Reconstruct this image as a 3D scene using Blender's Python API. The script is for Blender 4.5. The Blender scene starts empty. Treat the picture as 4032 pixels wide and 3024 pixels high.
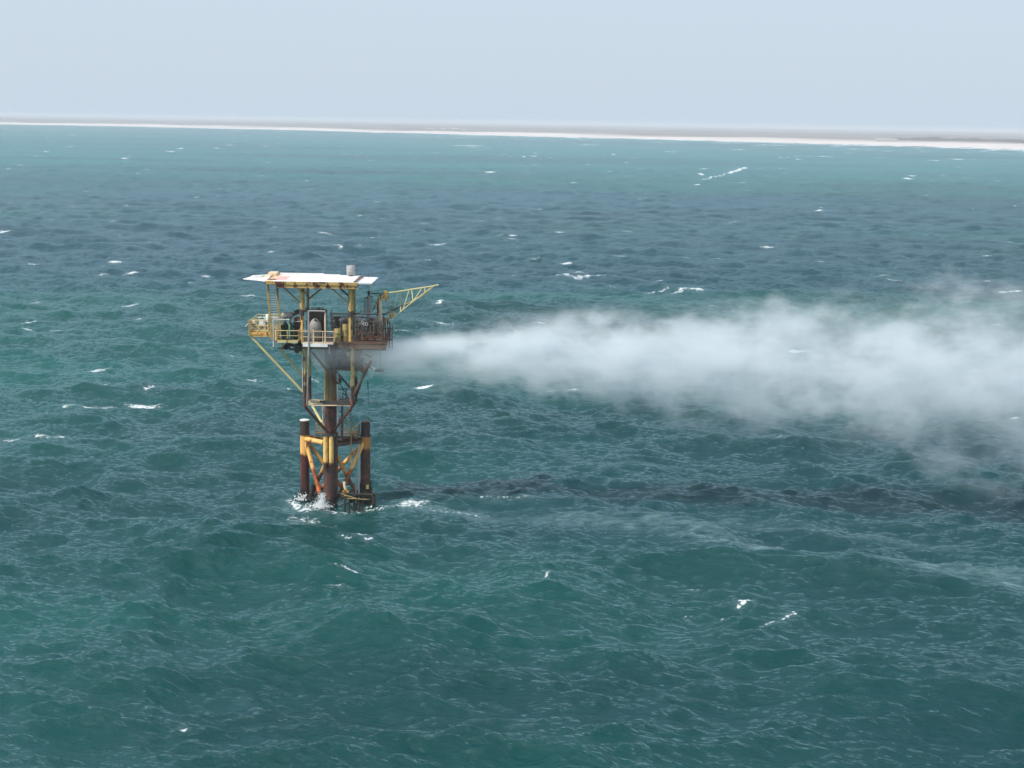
import bpy, bmesh, math, random
import numpy as np
from mathutils import Vector, Matrix, noise as mnoise
random.seed(7)
RAD = math.radians
sc = bpy.context.scene
col = sc.collection

# ------------------------------------------------------------------ camera
CAM_H = 42.0
F = 6297.0                      # focal length in photo pixels (4032 wide)
PITCH = RAD(9.32); ROLL = RAD(0.92)
fwd = Vector((0, math.cos(PITCH), -math.sin(PITCH)))
up0 = Vector((0, math.sin(PITCH), math.cos(PITCH)))
rt0 = Vector((1, 0, 0))
# horizon falls to the right: camera turned anticlockwise
rt = rt0 * math.cos(ROLL) + up0 * math.sin(ROLL)
up = up0 * math.cos(ROLL) - rt0 * math.sin(ROLL)
cam = bpy.data.cameras.new('camera')
cam.lens = 36.0 * F / 4032.0; cam.sensor_width = 36.0
cam.clip_start = 1.0; cam.clip_end = 80000
camo = bpy.data.objects.new('camera', cam); col.objects.link(camo)
m = Matrix((( rt.x, up.x, -fwd.x, 0), (rt.y, up.y, -fwd.y, 0), (rt.z, up.z, -fwd.z, CAM_H), (0, 0, 0, 1)))
camo.matrix_world = m
sc.camera = camo
C0 = Vector((0, 0, CAM_H))

def ray(px, py):
    return fwd * F + rt * (px - 2016) - up * (py - 1512)
def P(px, py, d=0.0):           # point of the place at depth Y0+d
    r = ray(px, py)
    return C0 + r * ((Y0 + d) / r.y)
def sea(px, py):                # where the ray meets the sea
    r = ray(px, py)
    return C0 + r * (CAM_H / -r.z)
Y0 = round(sea(1300, 1988).y, 2)
CROPS = {1: (940, 1020, 2.765), 2: (1100, 1480, 2.86), 3: (960, 1200, 5.821), 4: (1260, 1080, 4.608),
         5: (1150, 1340, 4.1475), 6: (950, 1020, 3.95), 7: (1140, 1640, 4.2528)}
def Q(k, u, v, d=0.0):
    ox, oy, s = CROPS[k]
    return P(ox + u / s, oy + v / s, d)

# ------------------------------------------------------------------ render settings
sc.view_settings.view_transform = 'Standard'
sc.view_settings.look = 'None'
sc.view_settings.exposure = 0.0
sc.view_settings.gamma = 1.0
sc.render.engine = 'CYCLES'
cy = sc.cycles
cy.max_bounces = 8; cy.diffuse_bounces = 2; cy.glossy_bounces = 2; cy.transmission_bounces = 2
cy.volume_bounces = 6; cy.use_adaptive_sampling = True; cy.adaptive_threshold = 0.03; cy.transparent_max_bounces = 8
cy.use_denoising = True
try:
    cy.denoiser = 'OPENIMAGEDENOISE'
except Exception:
    pass
cy.sample_clamp_indirect = 2.5; cy.sample_clamp_direct = 5.0
cy.volume_max_steps = 512

# ------------------------------------------------------------------ light
SUN_EL = RAD(47); SUN_AZ = Vector((-0.86, -0.50))   # towards the sun, seen from above
SUN_AZ.normalize()
sun_dir = Vector((SUN_AZ.x * math.cos(SUN_EL), SUN_AZ.y * math.cos(SUN_EL), math.sin(SUN_EL)))
sl = bpy.data.lights.new('sun', 'SUN'); sl.energy = 4.3; sl.angle = RAD(0.6); sl.color = (1.0, 0.93, 0.82)
so = bpy.data.objects.new('sun', sl); col.objects.link(so)
so.rotation_euler = (-sun_dir).to_track_quat('-Z', 'Y').to_euler()
so.location = (-60, -20, 90)

w = bpy.data.worlds.new('World'); sc.world = w; w.use_nodes = True
nt = w.node_tree; nt.nodes.clear()
sky = nt.nodes.new('ShaderNodeTexSky'); sky.sky_type = 'NISHITA'; sky.sun_disc = False
sky.sun_elevation = SUN_EL
sky.sun_rotation = math.atan2(SUN_AZ.x, SUN_AZ.y)
sky.air_density = 1.0; sky.dust_density = 4.0; sky.ozone_density = 2.0
mixw = nt.nodes.new('ShaderNodeMix'); mixw.data_type = 'RGBA'
mixw.inputs['Factor'].default_value = 0.86
mixw.inputs['B'].default_value = (6.8, 7.95, 9.2, 1)    # milky overcast veil in front of the blue
bg = nt.nodes.new('ShaderNodeBackground'); bg.inputs['Strength'].default_value = 0.1
wo = nt.nodes.new('ShaderNodeOutputWorld')
nt.links.new(sky.outputs[0], mixw.inputs['A'])
nt.links.new(mixw.outputs['Result'], bg.inputs['Color'])
nt.links.new(bg.outputs[0], wo.inputs['Surface'])

# ------------------------------------------------------------------ node expression helper
class NX:
    """tiny wrapper: math on shader sockets"""
    def __init__(s, nt, sock): s.nt = nt; s.s = sock
    def _op(s, op, *a, clamp=False):
        n = s.nt.nodes.new('ShaderNodeMath'); n.operation = op; n.use_clamp = clamp
        for i, x in enumerate((s,) + a):
            if isinstance(x, NX): s.nt.links.new(x.s, n.inputs[i])
            else: n.inputs[i].default_value = float(x)
        return NX(s.nt, n.outputs[0])
    def __add__(s, o): return s._op('ADD', o)
    __radd__ = __add__
    def __sub__(s, o): return s._op('SUBTRACT', o)
    def __rsub__(s, o): return (s * -1.0) + o
    def __mul__(s, o): return s._op('MULTIPLY', o)
    __rmul__ = __mul__
    def __truediv__(s, o): return s._op('DIVIDE', o)
    def __rtruediv__(s, o): return s._op('POWER', -1.0) * o
    def pow(s, o): return s._op('POWER', o)
    def sqrt(s): return s._op('SQRT')
    def abs(s): return s._op('ABSOLUTE')
    def exp(s): return s._op('EXPONENT')
    def max(s, o): return s._op('MAXIMUM', o)
    def min(s, o): return s._op('MINIMUM', o)
    def gt(s, o): return s._op('GREATER_THAN', o)
    def clamp(s): return s._op('ADD', 0.0, clamp=True)
    def smooth(s, a, b, x=0.0, y=1.0):
        n = s.nt.nodes.new('ShaderNodeMapRange'); n.interpolation_type = 'SMOOTHSTEP'
        s.nt.links.new(s.s, n.inputs['Value'])
        n.inputs['From Min'].default_value = a; n.inputs['From Max'].default_value = b
        n.inputs['To Min'].default_value = x; n.inputs['To Max'].default_value = y
        return NX(s.nt, n.outputs[0])

def new_mat(name):
    mt = bpy.data.materials.new(name); mt.use_nodes = True
    nt = mt.node_tree; nt.nodes.clear()
    out = nt.nodes.new('ShaderNodeOutputMaterial')
    return mt, nt, out
def noise_node(nt, scale, detail=4, rough=0.55, vec=None, dist=0.0):
    n = nt.nodes.new('ShaderNodeTexNoise'); n.inputs['Scale'].default_value = scale
    n.inputs['Detail'].default_value = detail; n.inputs['Roughness'].default_value = rough
    n.inputs['Distortion'].default_value = dist
    if vec is not None: nt.links.new(vec, n.inputs['Vector'])
    return NX(nt, n.outputs['Fac'])
def position(nt):
    g = nt.nodes.new('ShaderNodeNewGeometry'); s = nt.nodes.new('ShaderNodeSeparateXYZ')
    nt.links.new(g.outputs['Position'], s.inputs[0])
    return g.outputs['Position'], NX(nt, s.outputs[0]), NX(nt, s.outputs[1]), NX(nt, s.outputs[2])
def mapping(nt, vec, scale, rot=(0, 0, 0), loc=(0, 0, 0)):
    n = nt.nodes.new('ShaderNodeMapping'); nt.links.new(vec, n.inputs['Vector'])
    n.inputs['Scale'].default_value = scale; n.inputs['Rotation'].default_value = rot; n.inputs['Location'].default_value = loc
    return n.outputs[0]
def mixc(nt, fac, a, b):
    n = nt.nodes.new('ShaderNodeMix'); n.data_type = 'RGBA'
    if isinstance(fac, NX): nt.links.new(fac.s, n.inputs['Factor'])
    else: n.inputs['Factor'].default_value = fac
    for k, x in (('A', a), ('B', b)):
        if isinstance(x, tuple): n.inputs[k].default_value = (*x[:3], 1)
        else: nt.links.new(x, n.inputs[k])
    return n.outputs['Result']
def finish(nt, out, colour, rough=0.6, metal=0.0, bump=None, strength=0.3, dist=0.02, spec=0.4):
    b = nt.nodes.new('ShaderNodeBsdfPrincipled')
    if isinstance(colour, tuple): b.inputs['Base Color'].default_value = (*colour, 1)
    else: nt.links.new(colour, b.inputs['Base Color'])
    if isinstance(rough, NX): nt.links.new(rough.s, b.inputs['Roughness'])
    else: b.inputs['Roughness'].default_value = rough
    b.inputs['Metallic'].default_value = metal
    b.inputs['Specular IOR Level'].default_value = spec
    if bump is not None:
        bn = nt.nodes.new('ShaderNodeBump'); bn.inputs['Strength'].default_value = strength
        bn.inputs['Distance'].default_value = dist
        nt.links.new(bump.s, bn.inputs['Height']); nt.links.new(bn.outputs[0], b.inputs['Normal'])
    nt.links.new(b.outputs[0], out.inputs['Surface'])
    return b

RUST = (0.16, 0.050, 0.022); RUST_DK = (0.045, 0.020, 0.014)
def paint(name, base, rust=0.4, scale=1.2, dirt=(0.12, 0.09, 0.06), rough=0.55, rustc=RUST, streak=True):
    """weathered marine paint: fading, rust blooms and runs of its own"""
    mt, nt, out = new_mat(name)
    pos, x, y, z = position(nt)
    v = mapping(nt, pos, (1, 1, 0.35 if streak else 1))
    n1 = noise_node(nt, scale, 6, 0.65, v, 0.4)
    n2 = noise_node(nt, scale * 4.5, 4, 0.6, v)
    n3 = noise_node(nt, scale * 0.45, 3, 0.5, pos)
    pc = mixc(nt, n3.smooth(0.35, 0.7), base, tuple(c * 0.72 + d * 0.28 for c, d in zip(base, dirt)))
    th = 0.72 - 0.34 * rust
    r = (n1 * 0.72 + n2 * 0.28).smooth(th - 0.03, th + 0.05)
    rc = mixc(nt, n2.smooth(0.4, 0.65), rustc, RUST_DK)
    c = mixc(nt, r, pc, rc)
    finish(nt, out, c, rough + r * 0.2, bump=n2 + r * 0.6, strength=0.35, dist=0.02)
    return mt
def pile_mat(name, bands, base, rough=0.6):
    """painted pile: bands = [(z, colour below that z)...] top paint = base; ragged limits"""
    mt, nt, out = new_mat(name)
    pos, x, y, z = position(nt)
    v = mapping(nt, pos, (1, 1, 0.4))
    n1 = noise_node(nt, 1.3, 6, 0.65, v, 0.5); n2 = noise_node(nt, 6.0, 5, 0.65, v); n3 = noise_node(nt, 0.8, 3, 0.6, pos)
    c = mixc(nt, n2.smooth(0.45, 0.7), base, tuple(q * 0.7 for q in base))
    c = mixc(nt, n1.smooth(0.56, 0.62), c, RUST)
    zz = z + (n1 - 0.5) * 1.6 + (n2 - 0.5) * 0.5
    for lim, cc in bands:
        c2 = mixc(nt, n2.smooth(0.4, 0.62), cc, tuple(q * 0.45 for q in cc))
        c2 = mixc(nt, n3.smooth(0.52, 0.62), c2, tuple(q * a for q, a in zip(cc, (1.9, 1.35, 1.2))))
        c = mixc(nt, zz.smooth(lim - 0.15, lim + 0.15, 1.0, 0.0), c, c2)
    finish(nt, out, c, rough, bump=n2 + n1, strength=0.5, dist=0.04)
    return mt

ZW = lambda py, d=0.0, px=1305: P(px, py, d).z
M = {}
M['yellow'] = paint('yellow_paint', (0.55, 0.37, 0.125), 0.62)
M['pale_yellow'] = paint('pale_yellow_paint', (0.64, 0.55, 0.27), 0.28)
M['orange'] = paint('orange_yellow_paint', (0.80, 0.44, 0.12), 0.45, 1.6)
M['olive'] = paint('dull_yellow_paint', (0.34, 0.26, 0.10), 0.40)
M['cream'] = paint('cream_paint', (0.78, 0.60, 0.40), 0.10)
M['white'] = paint('white_paint', (0.80, 0.80, 0.80), 0.02, rough=0.5)
M['grey'] = paint('grey_steel', (0.33, 0.33, 0.33), 0.22)
M['lgrey'] = paint('light_grey_steel', (0.52, 0.51, 0.48), 0.15)
M['dark'] = paint('dark_steel', (0.05, 0.048, 0.05), 0.35)
M['brown'] = paint('brown_steel', (0.12, 0.085, 0.06), 0.55)
M['rust'] = paint('rusty_steel', (0.13, 0.055, 0.035), 0.7)
M['green'] = paint('dark_green_paint', (0.018, 0.055, 0.035), 0.12)
M['lgreen'] = paint('pale_green_paint', (0.25, 0.45, 0.30), 0.1)
M['growth'] = paint('marine_growth', (0.022, 0.022, 0.016), 0.3, 2.0, rustc=(0.07, 0.055, 0.02), streak=False, rough=0.9)
M['tank'] = paint('tank_grey', (0.27, 0.26, 0.24), 0.3)
M['galv'] = paint('galvanised_drum', (0.36, 0.37, 0.38), 0.08)
M['pile_l'] = pile_mat('left_pile_coat', [(ZW(1788, 2.4), (0.085, 0.022, 0.018)), (ZW(1925, 2.4), (0.012, 0.011, 0.010))], (0.82, 0.46, 0.13))
M['pile_r'] = pile_mat('right_pile_coat', [(ZW(1765, 1.8), (0.085, 0.038, 0.022)), (ZW(1920, 1.8), (0.016, 0.013, 0.010))], (0.50, 0.22, 0.05))
M['leg_c'] = pile_mat('centre_leg_coat', [(ZW(1960, 0), (0.030, 0.020, 0.018))], (0.075, 0.038, 0.032))
M['tube_c'] = pile_mat('guide_tube_coat', [(ZW(1812, 0), (0.09, 0.035, 0.02))], (0.85, 0.55, 0.17))
M['brace'] = pile_mat('brace_coat', [(ZW(1850, 0), (0.34, 0.11, 0.03)), (ZW(1935, 0), (0.06, 0.03, 0.018))], (0.86, 0.47, 0.15))
M['brace_dk'] = pile_mat('rear_brace_coat', [(ZW(1870, 0), (0.18, 0.055, 0.03)), (ZW(1950, 0), (0.03, 0.02, 0.014))], (0.52, 0.29, 0.09))
M['leg_up'] = pile_mat('tower_leg_coat', [(ZW(1500, 0), (0.09, 0.045, 0.032))], (0.52, 0.37, 0.14))
M['column'] = pile_mat('centre_column_coat', [(ZW(1590, 0), (0.10, 0.042, 0.035))], (0.20, 0.14, 0.07))

# ------------------------------------------------------------------ mesh helpers
def loose_groups(bm):
    bm.verts.index_update(); seen = {}; isl = []
    for v0 in bm.verts:
        if v0 in seen: continue
        st_ = [v0]; seen[v0] = len(isl); vs_ = []
        while st_:
            v = st_.pop(); vs_.append(v)
            for e in v.link_edges:
                o_ = e.other_vert(v)
                if o_ not in seen: seen[o_] = len(isl); st_.append(o_)
        c = np.array([v.co[:] for v in vs_]); isl.append((c.min(0), c.max(0)))
    k = len(isl)
    lo = np.array([a for a, b in isl]); hi = np.array([b for a, b in isl]); size = (hi - lo).max(1)
    gap = np.maximum(0, np.maximum(lo[:, None] - hi[None], lo[None] - hi[:, None]))
    near = np.sqrt((gap ** 2).sum(2)) <= np.maximum(0.02, 0.49 * np.maximum(size[:, None], size[None]))
    lab = [-1] * k; n = 0
    for i in range(k):
        if lab[i] >= 0: continue
        lab[i] = n; st_ = [i]
        while st_:
            a = st_.pop()
            for b in np.nonzero(near[a])[0]:
                if lab[b] < 0: lab[b] = n; st_.append(int(b))
        n += 1
    if n == 1: return [[]]
    gr = [[] for _ in range(n)]
    for f in bm.faces: gr[lab[seen[f.verts[0]]]].append(f)
    return gr
class MB:
    def __init__(s): s.bm = bmesh.new()
    def tube(s, a, b, r, r2=None, n=10, caps=True):
        a = Vector(a); b = Vector(b); d = b - a; L = d.length
        if L < 1e-6: return s
        q = d.to_track_quat('Z', 'Y').to_matrix().to_4x4()
        mt = Matrix.Translation((a + b) / 2) @ q
        bmesh.ops.create_cone(s.bm, cap_ends=caps, segments=n, radius1=r, radius2=r if r2 is None else r2, depth=L, matrix=mt)
        return s
    def path(s, pts, r, n=8):
        for a, b in zip(pts, pts[1:]):
            s.tube(a, b, r, n=n)
        for p in pts[1:-1]:
            bmesh.ops.create_icosphere(s.bm, subdivisions=1, radius=r * 1.03, matrix=Matrix.Translation(p))
        return s
    def box(s, x0, x1, y0, y1, z0, z1, rot=None):
        mt = Matrix.Translation(((x0 + x1) / 2, (y0 + y1) / 2, (z0 + z1) / 2))
        if rot: mt = mt @ rot
        mt = mt @ Matrix.Diagonal((abs(x1 - x0), abs(y1 - y0), abs(z1 - z0), 1))
        g = bmesh.ops.create_cube(s.bm, size=1.0, matrix=mt)
        return s
    def qbox(s, k, u0, u1, v0, v1, d0, d1):   # front face seen at these crop pixels, at depth d0, running back to d1
        a = Q(k, u0, v1, d0); b = Q(k, u1, v0, d0)
        return s.box(a.x, b.x, Y0 + d0, Y0 + d1, a.z, b.z)
    def beam(s, a, b, w, h):
        a = Vector(a); b = Vector(b); d = b - a
        q = d.to_track_quat('Y', 'Z').to_matrix().to_4x4()
        mt = Matrix.Translation((a + b) / 2) @ q @ Matrix.Diagonal((w, d.length, h, 1))
        bmesh.ops.create_cube(s.bm, size=1.0, matrix=mt); return s
    def sphere(s, c, r, sub=2, sq=(1, 1, 1)):
        bmesh.ops.create_icosphere(s.bm, subdivisions=sub, radius=1.0, matrix=Matrix.Translation(c) @ Matrix.Diagonal((r * sq[0], r * sq[1], r * sq[2], 1))); return s
    def lathe(s, c, prof, n=24, axis='Z'):
        rings = []
        for (r, h) in prof:
            ring = []
            for i in range(n):
                a = 2 * math.pi * i / n
                if axis == 'Z': p = Vector((r * math.cos(a), r * math.sin(a), h))
                else: p = Vector((h, r * math.cos(a), r * math.sin(a)))
                ring.append(s.bm.verts.new(Vector(c) + p))
            rings.append(ring)
        for ra, rb in zip(rings, rings[1:]):
            for i in range(n):
                s.bm.faces.new((ra[i], ra[(i + 1) % n], rb[(i + 1) % n], rb[i]))
        s.bm.faces.new(rings[0][::-1]); s.bm.faces.new(rings[-1])
        return s
    def build(s, name, mat, parent=None, smooth=False, bevel=0.0):
        bmesh.ops.recalc_face_normals(s.bm, faces=s.bm.faces)
        if parent is not None:                 # pieces that stand apart become parts of their own
            groups = loose_groups(s.bm)
            if len(groups) > 1:
                objs = []
                for g in groups:
                    nb = MB(); vm = {}
                    for f in g:
                        nb.bm.faces.new([vm.setdefault(v, None) or vm.__setitem__(v, nb.bm.verts.new(v.co)) or vm[v] for v in f.verts])
                    objs.append((len(g), nb))
                s.bm.free(); objs.sort(key=lambda q: -q[0])
                outs = [nb.build(name, mat, parent, smooth, bevel) for _, nb in objs]
                return outs[0]
        me = bpy.data.meshes.new(name); s.bm.to_mesh(me); s.bm.free()
        me.materials.append(M[mat] if isinstance(mat, str) else mat)
        if smooth:
            me.polygons.foreach_set('use_smooth', [True] * len(me.polygons))
            try: me.set_sharp_from_angle(angle=RAD(40))
            except Exception: pass
        o = bpy.data.objects.new(name, me); col.objects.link(o)
        if parent is not None:
            o.parent = parent
            off = Vector(parent.location)
            if parent.type == 'MESH' or parent.parent is not None:
                off = Vector((0, 0, 0)) if parent.parent is None else Vector(parent.parent.location) + Vector(parent.location)
                off = WORLD_OFF.get(parent.name, Vector((0, 0, 0)))
            # bake world coordinates into the parent's frame
            me.transform(Matrix.Translation(-off))
            WORLD_OFF[o.name] = off
        else:
            WORLD_OFF[o.name] = Vector((0, 0, 0))
        if bevel:
            bv = o.modifiers.new('bevel', 'BEVEL'); bv.width = bevel; bv.segments = 2; bv.limit_method = 'ANGLE'
        return o
WORLD_OFF = {}
def tag(o, label=None, cat=None, group=None, kind=None):
    if label: o['label'] = label
    if cat: o['category'] = cat
    if group: o['group'] = group
    if kind: o['kind'] = kind
    return o
def thing(name, label, cat, loc, group=None):
    o = bpy.data.objects.new(name, None); col.objects.link(o); o.location = loc
    o.empty_display_size = 0.3
    WORLD_OFF[o.name] = Vector(loc)
    return tag(o, label, cat, group)
def vleg(k, u, v0, v1, d):      # a plumb member: x from the middle pixel, z from both
    a = Q(k, u, v0, d); b = Q(k, u, v1, d); x = (a.x + b.x) / 2
    return Vector((x, Y0 + d, a.z)), Vector((x, Y0 + d, b.z))
def railing(parent, mat, pts, h=1.08, step=1.4, r=0.035, name='railing', mid=(0.52,), label=None):
    mb = MB(); pts = [Vector(p) for p in pts]
    Z = Vector((0, 0, 1))
    for a, b in zip(pts, pts[1:]):
        L = (b - a).length; n = max(1, round(L / step))
        for i in range(n + 1):
            p = a.lerp(b, i / n); mb.tube(p, p + Z * h, r, n=6)
        mb.tube(a + Z * h, b + Z * h, r, n=6)
        for q in mid: mb.tube(a + Z * h * q, b + Z * h * q, r * 0.8, n=6)
        mb.beam(a + Z * 0.06, b + Z * 0.06, 0.02, 0.12)
    return mb.build(name, mat, parent)
def ladder(parent, mat, a, b, wdir, width=0.42, step=0.3, r=0.03, name='ladder', cage=False):
    mb = MB(); a = Vector(a); b = Vector(b); wv = Vector(wdir) * (width / 2)
    mb.tube(a - wv, b - wv, r, n=6); mb.tube(a + wv, b + wv, r, n=6)
    n = int((b - a).length / step)
    for i in range(1, n):
        p = a.lerp(b, i / n); mb.tube(p - wv, p + wv, r * 0.6, n=5)
    if cage:
        k = max(2, int((b - a).length / 0.9)); back = Vector((0, -1, 0)); prev = None
        for i in range(k + 1):
            p = a.lerp(b, i / k); ring = []
            for j in range(7):
                t = math.pi * j / 6
                ring.append(p + Vector((math.cos(t) * 0.36, -math.sin(t) * 0.66, 0)))
            mb.path(ring, 0.022, n=5)
            if prev:
                for j in (1, 3, 5): mb.tube(prev[j], ring[j], 0.016, n=5)
            prev = ring
    return mb.build(name, mat, parent)

# ================================================================== PLATFORM
base = P(1300, 1990, 0); base.z = 0
plat = thing('offshore_platform', 'small rusty yellow steel gas platform on three legs standing in the rough sea', 'offshore platform', (base.x, Y0, 0))
def part(mb, name, mat, parent=None, **k): return mb.build(name, mat, parent or plat, **k)

# --- piles
def pile(k, u, v0, v1, d, r, mat, name, cap, capmat, rtop, vcol):
    a, b = vleg(k, u, v0, v1, d); b.z = -4.0
    zc = Q(k, u, vcol, d).z
    mb = MB(); mb.tube(Vector((a.x, a.y, zc)), b, r, n=28)
    o = part(mb, name, mat, smooth=True)
    mb = MB(); mb.tube(Vector((a.x, a.y, zc + 0.002)), a, rtop, n=28)
    mb.tube(Vector((a.x, a.y, zc - 0.12)), Vector((a.x, a.y, zc + 0.06)), r * 1.16, n=28)
    part(mb, 'pile_top', 'brown_top', o, smooth=True)
    mb = MB(); mb.lathe(a, [(rtop * 1.04, 0.003), (rtop * 1.04, 0.09), (rtop * 0.9, 0.12)], 28)
    part(mb, 'pile_cap', capmat, o, smooth=True)
    return a
M['brown_top'] = paint('brown_pile_top', (0.040, 0.024, 0.020), 0.2)
pl = pile(7, 256, 66, 1440, 2.4, 0.50, 'pile_l', 'pile', True, 'white', 0.52, 285)
pr = pile(7, 1272, 100, 1480, 1.8, 0.54, 'pile_r', 'pile', True, 'rust', 0.50, 310)
# centre leg
a, b = vleg(7, 680, 285, 1500, 0); b.z = -4
zcollar = Q(7, 680, 285, 0).z
xc = Q(7, 690, 300, 0).x
xl = Q(7, 678, 1200, 0).x
mb = MB(); mb.tube(Vector((xl, Y0, zcollar - 0.1)), Vector((xl, Y0, -4)), 0.70, n=32)
cleg = part(mb, 'leg', 'leg_c', smooth=True)
for u in (602, 698):
    p0 = Q(7, u, 297, -0.72); p1 = Q(7, u + (3 if u < 650 else -6), 870 if u < 650 else 830, -0.72)
    mb = MB(); mb.tube(Vector((p0.x, Y0 - 0.72, p0.z)), Vector((p0.x, Y0 - 0.72, p1.z)), 0.25, n=18)
    part(mb, 'guide_tube', 'tube_c', cleg, smooth=True)
mb = MB(); mb.tube(Vector((xc - 0.1, Y0, zcollar - 0.14)), Vector((xc - 0.1, Y0, zcollar + 0.1)), 0.82, n=32)
mb.box(xc - 0.85, xc + 0.65, Y0 - 1.0, Y0 - 0.7, zcollar - 0.12, zcollar + 0.08)
part(mb, 'collar', 'dark', cleg, smooth=True)
# dark caisson pipe at the leg's right
p0, p1 = vleg(7, 778, 260, 1480, 0.3); p1.z = -4
mb = MB(); mb.tube(p0, p1, 0.22, n=16); part(mb, 'riser', 'brown', smooth=True)

# --- jacket bracing
def brace(name, pts, r, mat, n=16):
    mb = MB(); mb.path([Q(*p) for p in pts], r, n=n); return part(mb, name, mat, smooth=True)
brace('horizontal_brace', [(7, 262, 372, 2.2), (7, 575, 440, 0.2)], 0.27, 'brace')
brace('horizontal_brace', [(7, 330, 320, 3.0), (7, 640, 385, 3.2)], 0.14, 'orange')
brace('diagonal_brace', [(7, 278, 440, 2.0), (7, 520, 1330, 0.1)], 0.235, 'brace')
brace('diagonal_brace', [(7, 600, 790, 0.3), (7, 330, 1400, 2.2)], 0.21, 'brace_dk')
brace('diagonal_brace', [(7, 320, 440, 2.6), (7, 870, 1180, 2.1), (7, 1060, 1430, 1.9)], 0.22, 'brace_dk')
brace('diagonal_brace', [(7, 1215, 455, 1.9), (7, 890, 812, 2.1), (7, 400, 1345, 2.4)], 0.22, 'brace')
brace('diagonal_brace', [(7, 770, 600, 0.3), (7, 960, 985, 1.0), (7, 1170, 1400, 1.7)], 0.21, 'brace_dk')
brace('diagonal_brace', [(7, 1245, 430, 1.5), (7, 975, 1010, 0.8), (7, 800, 1390, 0.2)], 0.22, 'brace')
brace('horizontal_brace', [(7, 780, 480, 0.2), (7, 1250, 405, 1.7)], 0.20, 'brown')
brace('horizontal_brace', [(7, 780, 415, 1.4), (7, 1250, 372, 2.2)], 0.20, 'rust')
# gussets at the node
mb = MB()
for i in range(26):
    t = 2 * math.pi * i / 26
    c = Q(7, 975, 1195, -0.1) + Vector((math.cos(t) * 0.48, 0.1 * math.sin(3 * t), math.sin(t) * 0.48))
    mb.sphere(c, 0.10 + 0.05 * random.random(), 1)
for i in range(22):
    c = Q(7, 975 + random.uniform(-110, 110), 1200 + random.uniform(-90, 110), random.uniform(-0.1, 0.7))
    mb.sphere(c, random.uniform(0.05, 0.14), 1)
part(mb, 'fouled_node', 'growth')
mb = MB(); mb.qbox(7, 915, 955, 1215, 1330, -0.35, -0.2); mb.qbox(7, 885, 990, 1245, 1270, -0.35, -0.2)
part(mb, 'clamp', 'orange')
mb = MB(); mb.tube(Q(7, 920, 1090, 0), Q(7, 930, 1240, -0.1), 0.17, n=12); part(mb, 'brace_stub', 'cream', smooth=True)

# --- boat landing at the waterline, right
mb = MB()
mb.tube(Q(7, 790, 1290, -0.9), Q(7, 1440, 1315, -0.5), 0.13, n=10)
mb.tube(Q(7, 830, 1375, -1.2), Q(7, 1440, 1300, 2.4), 0.10, n=10)
mb.tube(Q(7, 960, 1375, -1.3), Q(7, 1360, 1395, -1.1), 0.12, n=10)
mb.tube(Q(7, 800, 1290, -0.6), Q(7, 960, 1375, -1.3), 0.10, n=10)
for u, v, dd in ((925, 1335, -1.2), (1003, 1385, -1.2), (1165, 1390, -1.2), (1225, 1390, -1.1), (1400, 1290, -0.6), (1425, 1280, 0.5), (1085, 1385, -1.0)):
    q = Q(7, u, v, dd); mb.tube(q, Vector((q.x, q.y, -2)), 0.11, n=10)
land = part(mb, 'boat_landing', 'growth', smooth=True)
mb = MB(); mb.tube(Q(7, 860, 1290, -1.02), Q(7, 1120, 1375, -1.42), 0.05); mb.tube(Q(7, 960, 1372, -1.45), Q(7, 1300, 1390, -1.25), 0.05)
part(mb, 'yellow_rail', 'olive', land)
mb = MB()
a = Vector((pr.x, pr.y, 0))
for i in range(170):
    t = random.uniform(0, 2 * math.pi); z = random.uniform(-0.8, 2.1)
    r = 0.60 + 0.35 * max(0, 1 - z / 1.7) * random.random()
    mb.sphere(a + Vector((math.cos(t) * r - 0.05, math.sin(t) * r, z)), random.uniform(0.1, 0.24), 1)
mb.lathe(a + Vector((0, 0, -2)), [(0.85, 0), (0.88, 2.9), (0.7, 3.3), (0.58, 3.7)], 20)
part(mb, 'fouled_pile_foot', 'growth')
mb = MB()
a = Vector((pl.x, pl.y, 0))
for i in range(110):
    t = random.uniform(0, 2 * math.pi); z = random.uniform(-0.8, 1.0)
    mb.sphere(a + Vector((math.cos(t) * 0.55, math.sin(t) * 0.55, z)), random.uniform(0.08, 0.2), 1)
mb.tube(Q(7, 150, 1345, 1.7), Q(7, 420, 1375, 1.2), 0.13, n=8); mb.tube(Q(7, 150, 1345, 1.7), Q(7, 160, 1400, 1.7), 0.12, n=8)
mb.tube(Q(7, 400, 1130, 1.2), Q(7, 345, 1400, 1.6), 0.26, n=12)
part(mb, 'fouled_pile_foot', 'growth')
mb = MB(); mb.qbox(7, 1285, 1325, 1155, 1215, 0.9, 1.25); part(mb, 'bracket', 'olive')
# risers on the right
for u, v0, v1, dd, r, mt in ((1030, 170, 780, 0.2, 0.07, 'olive'), (1160, 480, 1480, 1.0, 0.09, 'lgrey'), (1110, 980, 1480, 1.3, 0.07, 'lgrey')):
    p0, p1 = vleg(7, u, v0, v1, dd)
    if v1 > 1400: p1.z = -3
    mb = MB(); mb.tube(p0, p1, r); part(mb, 'riser', mt, smooth=True)

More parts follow.
